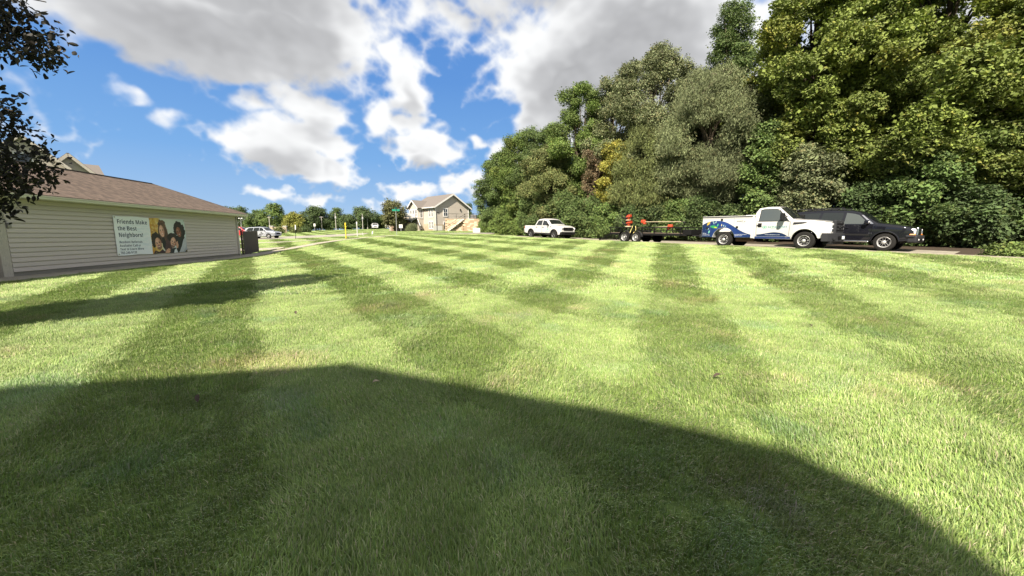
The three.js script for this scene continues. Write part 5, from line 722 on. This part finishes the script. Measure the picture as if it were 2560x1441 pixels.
  bl(-1.3, 1.22, 'orange backpack blower, lower of the two above the trailer wheels', 1.05); bl(-1.35, 1.6, 'orange backpack blower, upper of the two above the trailer wheels', 0.9);
  const rack = thing('tool_rack', 'dark upright tool rack holding the orange blowers on the trailer', 'rack'); rack.position.copy(t.position); rack.quaternion.copy(t.quaternion); mesh('upright', box(0.05, 1.3, 0.05, -1.5, 1.25, 0.6), blk, rack); mesh('upright', box(0.05, 1.3, 0.05, -1.15, 1.25, 0.6), blk, rack); mesh('shelf', box(0.5, 0.03, 0.4, -1.32, 0.96, 0.7), blk, rack); mesh('shelf', box(0.5, 0.03, 0.4, -1.32, 1.4, 0.7), blk, rack);
  const sm = std([0.55, 0.48, 0.18], 0.7); for (const [lx, k] of [[-0.8, 0], [-0.55, 1]]) { const q = solo('ratchet_strap', tube([P3(lx, 1.05, 0.99), P3(lx + 0.06, 0.99, 1.04), P3(lx - 0.02 + 0.1 * k, 0.8, 1.06), P3(lx + 0.1, 0.62, 1.31)], 0.02, 14, 5), sm, k ? 'yellow strap hanging over the trailer wheel nearer the truck' : 'yellow strap hanging between the trailer wheels', 'strap', 'straps on the trailer'); q.position.copy(t.position); q.quaternion.copy(t.quaternion); }
}

// ---------- things across the far lawn ----------
const galv = std([0.34, 0.35, 0.35], 0.5, { metalness: 0.5 }), paleStone = std([0.52, 0.45, 0.35], 0.9, { map: tile(concreteTex, 1.2, 1.2) }), whiteTrim = std([0.56, 0.555, 0.54], 0.5), tan = std([0.40, 0.36, 0.31], 0.7), brownRoof = std([0.13, 0.115, 0.105], 0.95, { side: THREE.DoubleSide }), paneM = phys([0.03, 0.036, 0.042], 0.06);
const onGround = (o, x, f, yaw = 0) => { o.position.copy(V(x, ground(x, f), f)); o.rotation.y = yaw; return o; };
{
  const t = onGround(thing('street_sign', 'green street name sign with two crossed blades on a steel post', 'sign'), -12.46, 42, 0.25);
  mesh('post', cyl(0.035, 0.03, 2.75, 8, 0, 1.35, 0), galv, t); mesh('cap_bracket', box(0.06, 0.08, 0.06, 0, 2.76, 0), galv, t);
  const gm = std([0.012, 0.20, 0.13], 0.4); mesh('name_blade', rbox(0.78, 0.2, 0.012, 0.005, 0, 2.72, 0.03), gm, t); mesh('name_blade', rbox(0.7, 0.18, 0.012, 0.005, 0, 2.93, 0, 1.25), gm, t);
  const y = onGround(thing('pipeline_marker', 'yellow pipeline marker post at the end of the thin footpath', 'marker post'), -17.2, 40.2); const ym = std([0.62, 0.47, 0.03], 0.45); mesh('post', cyl(0.055, 0.055, 1.45, 10, 0, 0.72, 0), ym, y); mesh('cap', [cyl(0.075, 0.06, 0.2, 10, 0, 1.5, 0), cyl(0.05, 0.02, 0.06, 10, 0, 1.63, 0)], ym, y); mesh('clamp', box(0.1, 0.12, 0.12, 0.05, 1.25, 0), ym, y);
  const gp = onGround(thing('utility_marker', 'pale grey square marker post right of the yellow marker', 'marker post'), -18, 45.2); mesh('post', rbox(0.09, 1.62, 0.07, 0.01, 0, 0.8, 0), std([0.4, 0.4, 0.38], 0.6), gp); mesh('white_cap', rbox(0.12, 0.28, 0.1, 0.01, 0, 1.6, 0), whiteTrim, gp);
  const bp = onGround(thing('utility_marker', 'thin black marker post with a white top beside the far footpath', 'marker post'), -27.9, 50); bp.rotation.z = -0.05; mesh('post', cyl(0.03, 0.03, 1.25, 8, 0, 0.62, 0), M_.trim, bp); mesh('white_top', rbox(0.13, 0.62, 0.05, 0.02, 0, 1.5, 0), whiteTrim, bp);
  [[-18.6, 48.5, 0.1, 'short white survey stake leaning on the far lawn'], [-18.2, 50.4, -0.16, 'wider white survey flag leaning on the far lawn']].forEach(([x, f, a, label], i) => { const s = onGround(thing('survey_stake', label, 'stake', 'survey stakes on the far lawn'), x, f); s.rotation.z = a; mesh('stake', rbox(0.04, 0.5, 0.02, 0.005, 0, 0.23, 0), whiteTrim, s); if (i) mesh('flag', rbox(0.16, 0.3, 0.008, 0.003, 0.03, 0.44, 0.012), whiteTrim, s); });
  const ub = onGround(thing('transformer_box', 'low white utility box at the street edge before the block wall', 'utility box'), -5.35, 58.6, 0.2); mesh('cabinet', rbox(1.0, 0.62, 0.8, 0.03, 0, 0.36, 0), std([0.66, 0.65, 0.6], 0.6), ub); mesh('lid', rbox(1.04, 0.05, 0.84, 0.02, 0, 0.69, 0), std([0.66, 0.65, 0.6], 0.6), ub); mesh('pad', box(1.3, 0.1, 1.1, 0, 0.02, 0), concrete, ub);
  const sg = onGround(thing('notice_sign', 'small grey square sign on a short post by the porch shrubs', 'sign'), -23.4, 82); mesh('post', box(0.08, 1.0, 0.08, 0, 0.5, 0), galv, sg); mesh('panel', rbox(0.75, 0.75, 0.03, 0.01, 0, 1.1, 0.05), std([0.5, 0.5, 0.48], 0.6), sg);
  const lp = onGround(thing('lamp_post', 'dark square lamp post before the gabled house', 'lamp post'), -15.3, 79.5); mesh('pole', box(0.13, 3.75, 0.13, 0, 1.87, 0), M_.trim, lp); mesh('lamp_head', rbox(0.62, 0.14, 0.3, 0.03, 0.2, 3.8, 0), M_.trim, lp);
  const tl = onGround(thing('lamp_post', 'twin-headed lamp post above the parked cars', 'lamp post'), -55.6, 80); mesh('pole', cyl(0.07, 0.05, 3.4, 8, 0, 1.7, 0), galv, tl); for (const k of [-1, 1]) mesh('lamp_head', rbox(0.3, 0.2, 0.28, 0.06, k * 0.28, 3.35, 0), whiteTrim, tl); mesh('arm', box(0.7, 0.06, 0.06, 0, 3.3, 0), galv, tl);
  // poles along the far road
  [[676, 108, 4.3, 0], [806, 116, 4.2, 0], [841, 112, 5.0, 1], [893, 122, 5.4, 0], [908, 116, 4.6, 1], [920, 120, 5.0, 0]].forEach(([p, f, h, b], i) => { const x = (p - 1280) / 971 * f, q = onGround(thing('utility_pole', ['slim pole behind the silver SUV roof', 'slim pole before the dark round trees', 'slim pole carrying a grey box', 'tall slim pole before the broad dark tree', 'slim pole carrying a round lamp', 'slim pole beside the far white cars'][i], 'pole', 'poles along the far road'), x, f); mesh('pole', cyl(0.11, 0.08, h, 7, 0, h / 2, 0), std([0.36, 0.34, 0.31], 0.8), q); if (b) mesh('pole_box', rbox(0.4, 0.6, 0.3, 0.05, 0.1, h * 0.72, 0.1), galv, q); else mesh('cross_arm', box(1.1, 0.1, 0.1, 0, h * 0.94, 0), std([0.3, 0.28, 0.25], 0.8), q); });
  [[753, 104, 2.3, 1.1, 0.3], [788, 100, 1.7, 0.5, 0.7]].forEach(([p, f, h, w, ph], i) => { const x = (p - 1280) / 971 * f, q = onGround(thing('road_sign', i ? 'small upright road sign on the far verge' : 'road sign with a wide flat panel on the far verge', 'sign', 'signs on the far verge'), x, f); mesh('post', cyl(0.05, 0.05, h, 6, 0, h / 2, 0), galv, q); mesh('panel', rbox(w, ph, 0.04, 0.01, 0, h, 0.06), std([0.5, 0.5, 0.47], 0.5), q); });
  [4.1, 3.75].forEach((h, i) => solo('overhead_wire', tube([676, 760, 841, 900, 960].map((p, k) => { const f = 114, x = (p - 1280) / 971 * f; return V(x, ground(x, f) + h - (k % 2) * 0.15, f); }), 0.022, 40, 4), M_.trim, i ? 'lower of the two thin wires strung along the far road' : 'upper of the two thin wires strung along the far road', 'wire', 'wires along the far road'));
  // entrance monument
  const mo = onGround(thing('monument_sign', 'low pale stone entrance sign between capped pillars on the far verge', 'sign'), -56.4, 94, 0.2);
  mesh('panel', rbox(2.5, 1.3, 0.3, 0.04, 0, 0.75, 0), paleStone, mo); for (const k of [-1, 1]) { const pl = mesh('pillar', box(0.6, 1.5, 0.6, k * 1.5, 0.75, 0), std([0.40, 0.32, 0.25], 0.9), mo); mesh('cap', rbox(0.9, 0.14, 0.9, 0.03, k * 1.5, 1.57, 0), whiteTrim, pl); }
  mesh('lettering', [-0.8, -0.45, -0.1, 0.25, 0.6].map((x, i) => box(0.26, 0.1, 0.02, x + 0.08, 0.95 - (i % 2) * 0.02, 0.16)), std([0.12, 0.1, 0.08], 0.8), mo).userData.kind = 'stuff';
}
{
  // far parked cars
  const carSpec = { suv: { top: [[-2.5, 0.9], [-2.45, 1.25], [-2.2, 1.62], [-1.8, 1.73], [-0.4, 1.77], [0.3, 1.73], [0.55, 1.65], [1.15, 1.2], [1.3, 1.14], [2.1, 1.03], [2.4, 0.85], [2.45, 0.5]], bottom: [[-2.5, 0.45], [-1.9, 0.33], [1.9, 0.33], [2.45, 0.42]], plan: [[-2.5, 0.82], [-2.2, 0.94], [1.6, 0.95], [2.2, 0.88], [2.45, 0.75]], belt: 1.12, tumble: 0.3, edge: 0.12, wells: [[1.5, 0.35, 0.42, 0.5], [-1.5, 0.35, 0.42, 0.5]] } };
  const decal = canvasTex(512, 256, (c, w, h) => { c.fillStyle = '#c9ced4'; c.fillRect(0, 0, w, h); c.strokeStyle = '#14161c'; c.fillStyle = '#14161c'; c.lineWidth = 12; for (const x of [300, 430]) { c.beginPath(); c.arc(x, 175, 44, 0, 7); c.stroke(); } c.lineWidth = 16; c.beginPath(); c.moveTo(300, 175); c.lineTo(350, 110); c.lineTo(405, 115); c.lineTo(430, 175); c.moveTo(350, 110); c.lineTo(370, 175); c.lineTo(405, 115); c.stroke(); c.beginPath(); c.ellipse(355, 60, 44, 20, -0.5, 0, 7); c.fill(); const r = mulberry(4); for (let i = 0; i < 60; i++) { const x = 20 + r() * 330, y = 190 + r() * 60 - (r() < 0.2 ? r() * 120 : 0); c.beginPath(); c.ellipse(x, y, 4 + r() * 22, 2 + r() * 8, -0.6 + r() * 0.5, 0, 7); c.fill(); } c.fillRect(0, 225, 260, 18); });
  const wkFar = wheelKit(0.36, 0.23, 0.22, 'five');
  const car = (name, label, mat, x, f, hx, hf, deco) => {
    const t = thing(name, label, 'car'), s = carSpec.suv; bodyMesh(t, s, mat);
    for (const k of [1, -1]) { for (const q of [[[0.1, 1.16], [1.0, 1.16], [0.5, 1.6], [0.12, 1.64]], [[-0.9, 1.16], [0.03, 1.16], [0.05, 1.65], [-0.8, 1.65]], [[-2.1, 1.2], [-0.98, 1.17], [-0.88, 1.64], [-1.7, 1.62]]]) mesh('side_window', onSide(s, q, 0.004, k), M_.glass, t); mesh('headlight', rbox(0.3, 0.16, 0.34, 0.05, 2.26, 0.86, k * 0.68, k * 0.4), M_.lamp, t); mesh('tail_light', onSide(s, [[-2.42, 0.9], [-2.2, 0.9], [-2.2, 1.2], [-2.36, 1.2]], 0.006, k), M_.tail, t); mesh('mirror', rbox(0.14, 0.16, 0.2, 0.05, 0.95, 1.22, k * 1.02), mat, t); if (deco) mesh('printed_wrap', onSide(s, [[-1.0, 0.42], [1.02, 0.42], [1.02, 1.08], [-1.0, 1.08]], 0.008, k, k > 0 ? [-1.0, 0.42, 1.02, 1.08] : [1.02, 0.42, -1.0, 1.08]), phys([0.5, 0.5, 0.5], 0.4, { map: decal, clearcoat: 0.4 }), t); }
    mesh('windscreen', onTop(s, 0.58, 1.12, 0.93, 0.006), M_.glass, t); mesh('grille', rbox(0.06, 0.2, 0.8, 0.02, 2.43, 0.74, 0), M_.dark, t); mesh('underbody', box(4, 0.1, 1.3, 0, 0.34, 0), M_.frame, t);
    for (const wx of [1.5, -1.5]) for (const k of [1, -1]) wkFar(t, wx, 0.36, k * 0.83, k); park(t, x, f, hx, hf, 3); return t;
  };
  car('parked_suv', 'silver SUV with a black splashed cyclist print, beyond the board fence', M_.silver, -38.4, 60, 1, -0.08, true);
  car('parked_car', 'red car mostly hidden behind the board fence', M_.red, -46.2, 66, 1, 0.1);
  car('parked_car', 'white car mostly hidden at the garage corner', M_.white, -51.5, 64.5, 1, 0.1);
  car('parked_car', 'white car on the far hill, nearer the utility poles', M_.white, -41.2, 117, 0.4, -1); car('parked_car', 'white car on the far hill with a dark windscreen', M_.white, -36.8, 116, 0.3, -1);
}
{
  // gabled two-storey house
  const h = thing('gabled_house', 'two-storey beige house with white-trimmed gable and brown roof', 'house'), by = ground(-13.4, 88) - 0.1;
  h.position.copy(V(-13.4, by, 88)); h.rotation.y = 0.78; const Wd = 4.6, E = 5.3, Rg = 8.05, D = 9.5, ov = 0.55;
  const clap = (w, z0, y0, y1, x0 = -w, trim) => { const l = []; for (let y = y0; y < y1 - 0.01; y += 0.22) { const top = Math.min(y1, y + 0.22), q = trim ? trim(y) : [x0, x0 + 2 * w], r = trim ? trim(top) : q; l.push([[q[0], y, z0 + 0.035], [q[1], y, z0 + 0.035], [r[1], top, z0 + 0.005], [r[0], top, z0 + 0.005]], [[q[0], y, z0], [q[1], y, z0], [q[1], y, z0 + 0.035], [q[0], y, z0 + 0.035]]); } return polys(l); };
  const prof = new THREE.Shape(); prof.moveTo(-Wd, 0); prof.lineTo(Wd, 0); prof.lineTo(Wd, E); prof.lineTo(0, Rg); prof.lineTo(-Wd, E); const core = new THREE.ExtrudeGeometry(prof, { depth: D, bevelEnabled: false }); core.translate(0, 0, -D);
  const gw = mesh('wall', core, tan, h); mesh('siding', [clap(Wd, 0, 0, E), clap(Wd, 0, E, Rg - 0.05, -Wd, (y) => { const q = Wd * (Rg - y) / (Rg - E); return [-q, q]; })], tan, gw).userData.kind = 'stuff';
  const sd = clap(D / 2, 0, 1.6, E); sd.rotateY(-Math.PI / 2); sd.translate(-Wd, 0, -D / 2); mesh('siding', sd, tan, gw).userData.kind = 'stuff'; mesh('stone_base', [box(0.14, 1.6, D, -Wd - 0.03, 0.8, -D / 2), box(2.2, 1.4, 0.14, -Wd + 1.1, 0.7, 0.09)], paleStone, h);
  const pitch = Math.atan2(Rg - E, Wd), sl = (Wd + ov) / Math.cos(pitch);
  const roof = mesh('roof', [-1, 1].map((k) => box(sl, 0.14, D + 2 * ov, k * (Wd + ov) / 2, Rg + 0.13 - (Wd + ov) / 2 * Math.tan(pitch), -D / 2, 0, 0, -k * pitch)), brownRoof, h);
  for (const k of [-1, 1]) mesh('rake_board', box(sl, 0.3, 0.06, k * (Wd + ov) / 2, Rg + 0.02 - (Wd + ov) / 2 * Math.tan(pitch), ov + 0.03, 0, 0, -k * pitch), whiteTrim, roof);
  mesh('eave_gutter', box(0.16, 0.2, D + 2 * ov, -Wd - ov - 0.06, E - ov * Math.tan(pitch) + 0.06, -D / 2), whiteTrim, roof); for (const k of [-1, 1]) mesh('corner_board', box(0.2, E, 0.08, k * (Wd - 0.08), E / 2, 0.06), whiteTrim, h);
  const win = (par, x, y, w, hh, ry = 0, z = 0.06) => { const g = new THREE.Group(); g.name = 'window'; g.position.set(ry ? z : x, y, ry ? x : z); g.rotation.y = ry; par.add(g); mesh('frame', [box(w + 0.36, 0.2, 0.08, 0, hh / 2 + 0.1, 0), box(w + 0.36, 0.2, 0.08, 0, -hh / 2 - 0.1, 0), box(0.18, hh, 0.08, -w / 2 - 0.09, 0, 0), box(0.18, hh, 0.08, w / 2 + 0.09, 0, 0), box(w, 0.07, 0.06, 0, 0, 0.01), box(0.05, hh, 0.05, 0, 0, 0.005)], whiteTrim, g); for (const k of [-1, 1]) mesh('pane', box(w, hh / 2 - 0.05, 0.02, 0, k * hh / 4, -0.01), paneM, g); };
  win(h, -1.9, 4.05, 0.95, 1.5); win(h, -1.9, 1.15, 0.95, 1.5); mesh('wall_lamp', rbox(0.2, 0.5, 0.2, 0.05, 2.2, 4.75, 0.12), M_.trim, h);
  for (const z of [-1.0, -1.9]) { win(h, z, 3.9, 0.55, 1.6, -Math.PI / 2, -Wd - 0.08); win(h, z, 1.3, 0.55, 1.4, -Math.PI / 2, -Wd - 0.12); }
  // cross gable on the side
  const cx = -Wd - 1.3, cz = -6.6, cw = 2.0, ce = E - 0.1, cr = E + 1.45, cp = new THREE.Shape(); cp.moveTo(-cw, 0); cp.lineTo(cw, 0); cp.lineTo(cw, ce); cp.lineTo(0, cr); cp.lineTo(-cw, ce); const cgm = new THREE.ExtrudeGeometry(cp, { depth: 4, bevelEnabled: false }); cgm.rotateY(-Math.PI / 2); cgm.translate(cx + 4, 0, cz); const wing = mesh('wing_wall', cgm, tan, h);
  const cpitch = Math.atan2(cr - ce, cw), csl = (cw + 0.4) / Math.cos(cpitch); mesh('wing_roof', [-1, 1].map((k) => box(5.4, 0.12, csl, cx + 2.2, cr + 0.1 - (cw + 0.4) / 2 * Math.tan(cpitch), cz + k * (cw + 0.4) / 2, 0, k * cpitch)), brownRoof, h); for (const k of [-1, 1]) mesh('wing_rake_board', box(0.06, 0.26, csl, cx - 0.52, cr - (cw + 0.4) / 2 * Math.tan(cpitch), cz + k * (cw + 0.4) / 2, 0, k * cpitch), whiteTrim, h);
  for (const z of [-7.7, -6.6, -5.5]) win(h, z, 3.8, 0.6, 1.7, -Math.PI / 2, cx - 0.06);
  for (const x of [cx + 0.7]) win(h, x, 3.8, 0.5, 1.6, 0, cz + cw + 0.05);
  mesh('awning', polys([[[cx - 0.1, 3.0, cz - 2], [cx - 0.1, 3.0, cz + 2], [cx - 1.7, 2.2, cz + 2], [cx - 1.7, 2.2, cz - 2]], [[cx - 1.7, 2.2, cz - 2], [cx - 1.7, 2.2, cz + 2], [cx - 1.7, 1.95, cz + 2], [cx - 1.7, 1.95, cz - 2]]]), std([0.03, 0.04, 0.035], 0.8, { side: THREE.DoubleSide }), h);
  mesh('garden_fence_panel', [rbox(2.4, 1.0, 0.06, 0.01, -Wd - 0.1, 0.6, 1.0)], whiteTrim, h);
}
{
  // raised deck on stone pillars beside it
  const d = thing('raised_deck', 'white-railed raised deck on stone pillars left of the gabled house', 'deck'); onGround(d, -23.2, 88, 0.5); const stone = std([0.42, 0.30, 0.24], 0.9, { map: tile(concreteTex, 1.5, 1.5) });
  for (const [x, z] of [[-3, 0], [0, 0], [3, 0.2], [-3, -3], [3, -3]]) { mesh('pillar', box(0.75, 2.5, 0.75, x, 1.25, z), stone, d); }
  mesh('floor', box(7.6, 0.3, 4.2, 0, 2.65, -1.5), std([0.5, 0.48, 0.44], 0.7), d); mesh('back_wall', box(7.4, 3.9, 0.2, 0, 1.9, -3.6), tan, d);
  for (const x of [-3.6, -1.8, 0, 1.8, 3.6]) mesh('railing_post', box(0.16, 1.1, 0.16, x, 3.3, 0.5), whiteTrim, d); mesh('railing', [box(7.4, 0.12, 0.1, 0, 3.8, 0.5), box(7.4, 0.7, 0.05, 0, 3.35, 0.5)], whiteTrim, d);
  mesh('stair', [box(0.3, 0.5, 4.0, 1.6, 1.4, 2.4, 0, 0.66)], std([0.06, 0.05, 0.045], 0.8), d); mesh('stair_rail', box(0.12, 0.14, 4.2, 1.4, 2.3, 2.4, 0, 0.66), whiteTrim, d);
}
{
  // block retaining wall with stairs
  const w = thing('retaining_wall', 'tan concrete block retaining wall with a stair and dark railing', 'wall'); onGround(w, -10.2, 80.5, -0.06); const bl = std([0.50, 0.385, 0.27], 0.9, { map: tile(concreteTex, 2, 2) });
  const rr = mulberry(8), geos = [0, 1, 2].map(() => rbox(0.58, 0.27, 0.3, 0.03)), mats = [bl, std([0.54, 0.42, 0.30], 0.9), std([0.44, 0.34, 0.245], 0.9)];
  for (let r = 0; r < 9; r++) for (let i = 0; i < 7; i++) { const b = mesh('block', geos[i % 3], mats[Math.floor(rr() * 3)], w); b.position.set(0.6 + i * 0.6 + (r % 2) * 0.3 - 0.3, 0.12 + r * 0.285, -0.02 * r + (rr() - 0.5) * 0.02); }
  for (let r = 0; r < 4; r++) for (let i = 0; i < 6; i++) { const b = mesh('block', geos[i % 3], mats[Math.floor(rr() * 3)], w); b.position.set(4.9 + i * 0.6 + (r % 2) * 0.3, 0.12 + r * 0.285, (rr() - 0.5) * 0.02); }
  for (let r = 0; r < 9; r++) for (let i = 0; i < 6; i++) { const b = mesh('block', geos[i % 3], mats[Math.floor(rr() * 3)], w); b.position.set(-0.1 - i * 0.6 + (r % 2) * 0.3 - 0.3 , 0.12 + r * 0.285, -0.5); }
  mesh('core', [box(4.2, 2.4, 1.2, 2.1, 1.15, -0.85), box(3.4, 2.5, 0.8, -1.6, 1.2, -1.1), box(3.4, 1.0, 1.0, 6.2, 0.45, -0.75), box(0.75, 2.66, 0.75, 4.3, 1.3, 0.1), box(0.75, 2.66, 0.75, -3.4, 1.3, -0.9)], bl, w);
  for (let i = 0; i < 10; i++) mesh('step', box(0.36, 0.25, 0.9, -2.9 + i * 0.34, 0.12 + i * 0.25, -0.1), std([0.5, 0.46, 0.40], 0.9), w);
  mesh('stair_rail', [bar(P3(-3.2, 1.0, 0.4), P3(0.6, 3.5, 0.4), 0.035), bar(P3(-3.2, 0.55, 0.4), P3(0.6, 3.05, 0.4), 0.025), bar(P3(-3.2, 0, 0.4), P3(-3.2, 1.0, 0.4), 0.035), bar(P3(0.6, 2.5, 0.4), P3(0.6, 3.5, 0.4), 0.035), bar(P3(-1.3, 1.0, 0.4), P3(-1.3, 2.25, 0.4), 0.03)], M_.trim, w);
  mesh('top_rail', [bar(P3(-3.3, 3.6, -1.0), P3(7.5, 3.6, -1.0), 0.03), bar(P3(-3.3, 3.1, -1.0), P3(7.5, 3.1, -1.0), 0.02), ...[-3.3, -1.5, 0.3, 2.1, 3.9, 5.7, 7.5].map((x) => bar(P3(x, 2.4, -1.0), P3(x, 3.65, -1.0), 0.03))], M_.trim, w); mesh('condenser_unit', rbox(1.2, 1.0, 1.0, 0.05, 2.0, 2.95, -2.0), std([0.1, 0.1, 0.1], 0.6), w); mesh('condenser_unit', rbox(1.2, 1.0, 1.0, 0.05, 4.2, 2.95, -2.1), std([0.1, 0.1, 0.1], 0.6), w);
  mesh('terrace', box(11, 0.2, 4, 2, 2.32, -3.0), concrete, w);
}
{
  // apartment block behind the garage
  const a = thing('apartment_block', 'tall beige apartment block with several gables rising behind the garage roof', 'building'); a.position.copy(V(-48.5, 0, 39.5)); a.rotation.y = 0.927;
  mesh('wall', box(19.5, 7.4, 8, -4.25, 3.7, -4), tan, a);
  const gable = (x, z, half, ey, ry, len) => { const g = new THREE.Shape(); g.moveTo(-half, 0); g.lineTo(half, 0); g.lineTo(half, ey); g.lineTo(0, ry); g.lineTo(-half, ey); const q = new THREE.ExtrudeGeometry(g, { depth: len, bevelEnabled: false }); q.translate(x, 0, z - len); mesh('gable_wall', q, tan, a); const p = Math.atan2(ry - ey, half), sl = (half + 0.35) / Math.cos(p); const r = mesh('gable_roof', [-1, 1].map((k) => box(sl, 0.14, len + 0.7, x + k * (half + 0.35) / 2, ry + 0.14 - (half + 0.35) / 2 * Math.tan(p), z - len / 2, 0, 0, -k * p)), brownRoof, a); for (const k of [-1, 1]) mesh('rake_board', box(sl, 0.26, 0.08, x + k * (half + 0.35) / 2, ry - (half + 0.35) / 2 * Math.tan(p), z + 0.38, 0, 0, -k * p), sidingTrim, r); };
  gable(0, 1.2, 2.6, 8.5, 11.0, 6); gable(3.0, 0.3, 1.5, 8.2, 9.8, 5); gable(-7, 1.2, 2.6, 8.5, 11.0, 6);
  mesh('main_roof', [-1, 1].map((k) => box(20, 0.14, 4.7, -4.3, 8.45, -4 + k * 2.1, 0, k * 0.46)), brownRoof, a);
  const wn = (x, y, z) => { const w = mesh('window', box(1.2, 1.7, 0.1, x, y, z), whiteTrim, a); mesh('pane', box(0.94, 1.44, 0.04, x, y, z + 0.06), paneM, w); };
  wn(0, 8.6, 1.22); wn(0, 5.6, 1.22); wn(-7, 8.6, 1.22); wn(-7, 5.6, 1.22); wn(-3.6, 5.6, 0.02); mesh('gutter', box(19.6, 0.18, 0.16, -4.25, 7.35, 0.32), whiteTrim, a);
}
{
  // far trees, one by one
  const FT = 'trees beyond the far lawn', tree = (p, topY, half, f, color, seed, label, more = {}) => { const x = (p - 1280) / 971 * f, gy = ground(x, f), top = 1.5 + (588 - topY) / 971 * f - gy, r = half / 971 * f; growTree(W(x, f, top, more.low ?? top * 0.18, r, color, 'far', Math.round(210 + r * r * 26), seed, { lobes: 22, trunk: 0.15, lobe: 0.36, size: 0.8, floor: 0.3, ...more }), 'distant_tree', label, 'tree', FT); };
  tree(606, 516, 26, 128, C.deep, 301, 'dark far tree right beside the garage roof tip'); tree(645, 528, 30, 122, C.mid, 302, 'far tree above the silver SUV'); tree(690, 510, 34, 120, C.green, 303, 'tallest far tree above the silver SUV bonnet'); tree(736, 534, 27, 104, [0.22, 0.235, 0.045], 304, 'yellow-green far tree over the entrance sign'); tree(790, 518, 40, 118, C.deep, 305, 'broad dark far tree right of the yellow-green one'); tree(846, 519, 18, 134, C.mid, 306, 'slender far tree with a ragged top'); tree(870, 541, 26, 124, C.deep, 307, 'low dark far tree before the slender one'); tree(908, 522, 42, 122, C.deep, 308, 'broad domed dark tree left of the far white cars');
  tree(986, 503, 31, 84, [0.105, 0.112, 0.038], 309, 'round bronze-green tree behind the street sign', { low: 1.8 }); tree(1042, 505, 17, 116, C.mid, 310, 'dark tree top behind the deck roof'); tree(1168, 508, 14, 118, C.deep, 311, 'tree top behind the gable of the house'); tree(955, 540, 22, 126, C.green, 312, 'small green tree right of the domed dark tree'); tree(1012, 535, 20, 120, C.green, 313, 'green tree between the bronze tree and the deck'); tree(575, 520, 26, 126, C.mid, 314, 'far tree mostly hidden by the garage roof'); tree(762, 545, 24, 128, C.mid, 315, 'low far tree behind the yellow-green one'); tree(670, 545, 26, 132, C.deep, 316, 'low dark far tree behind the tallest one'); tree(1210, 530, 22, 100, C.mid, 317, 'tree behind the block wall terrace'); tree(820, 545, 24, 140, C.deep, 318, 'low dark far tree between the dark and the slender one'); tree(935, 548, 20, 140, C.deep, 319, 'low dark tree behind the far white cars'); tree(620, 548, 24, 140, C.deep, 320, 'low dark far tree behind the parked cars');
  [[700, 90, 'low ochre shrub beside the entrance sign'], [738, 92, 'ochre shrub row piece right of the entrance sign'], [762, 96, 'dark clipped shrub on the far verge']].forEach(([p, f, label], i) => growTree(W((p - 1280) / 971 * f, f, 1.2, 0.1, 1.3, i < 2 ? C.olive : C.deep, 'shrub', 260, 340 + i, { lobes: 8, trunk: 0, lobe: 0.5, size: 1.4 }), 'verge_shrub', label, 'shrub', 'shrubs on the far verge'));
  growTree(W(-21.4, 83, 1.5, 0.1, 1.3, C.grey, 'fine', 380, 350, { lobes: 9, trunk: 0, lobe: 0.5 }), 'porch_shrub', 'tall grassy shrub before the deck pillars', 'shrub');
  growTree(W(-3.6, 62, 2.4, 0.1, 1.9, C.green, 'small', 700, 351, { lobes: 12, trunk: 0.03, lobe: 0.45, size: 1.2 }), 'street_bush', 'leafy bush at the street edge between block wall and wood', 'shrub');
}
{
  // a few fallen leaves on the lawn
  const lf = new THREE.Shape(); lf.moveTo(0, 0); lf.quadraticCurveTo(0.02, 0.026, 0.055, 0.012); lf.quadraticCurveTo(0.075, 0.004, 0.085, 0); lf.quadraticCurveTo(0.075, -0.004, 0.055, -0.012); lf.quadraticCurveTo(0.02, -0.026, 0, 0); const lg = new THREE.ShapeGeometry(lf, 6); lg.rotateX(-Math.PI / 2); const lp = lg.attributes.position; for (let i = 0; i < lp.count; i++) lp.setY(i, 0.02 * Math.sin(lp.getX(i) * 34) + Math.abs(lp.getZ(i)) * 0.5); lg.computeVertexNormals();
  const dm = std([0.045, 0.03, 0.02], 0.8, { side: THREE.DoubleSide }), pm = std([0.36, 0.29, 0.2], 0.8, { side: THREE.DoubleSide });
  [[-1.38, 3.62, pm, 'pale curled fallen leaf lying in the shaded grass'], [-3.86, 6.75, dm, 'dark fallen leaf on the sunlit stripe left of centre'], [-1.03, 8.6, dm, 'dark fallen leaf on the crossing of two bright stripes'], [2.06, 3.78, dm, 'dark fallen leaf in the sun right of centre'], [-2.75, 3.2, dm, 'dark fallen leaf in the shade at the left'], [4.6, 5.8, dm, 'dark fallen leaf on the bright right-hand lawn']].forEach(([x, f, m, label], i) => { const o = solo('fallen_leaf', lg, m, label, 'leaf', 'fallen leaves on the lawn'); o.position.copy(V(x, ground(x, f) + 0.045, f)); o.rotation.set(0.3, i * 2.1, 0.25); o.scale.setScalar(1.1); });
}

scene.traverse((o) => { if (o.isMesh) { o.castShadow = true; o.receiveShadow = true; } });
renderer.render(scene, camera);
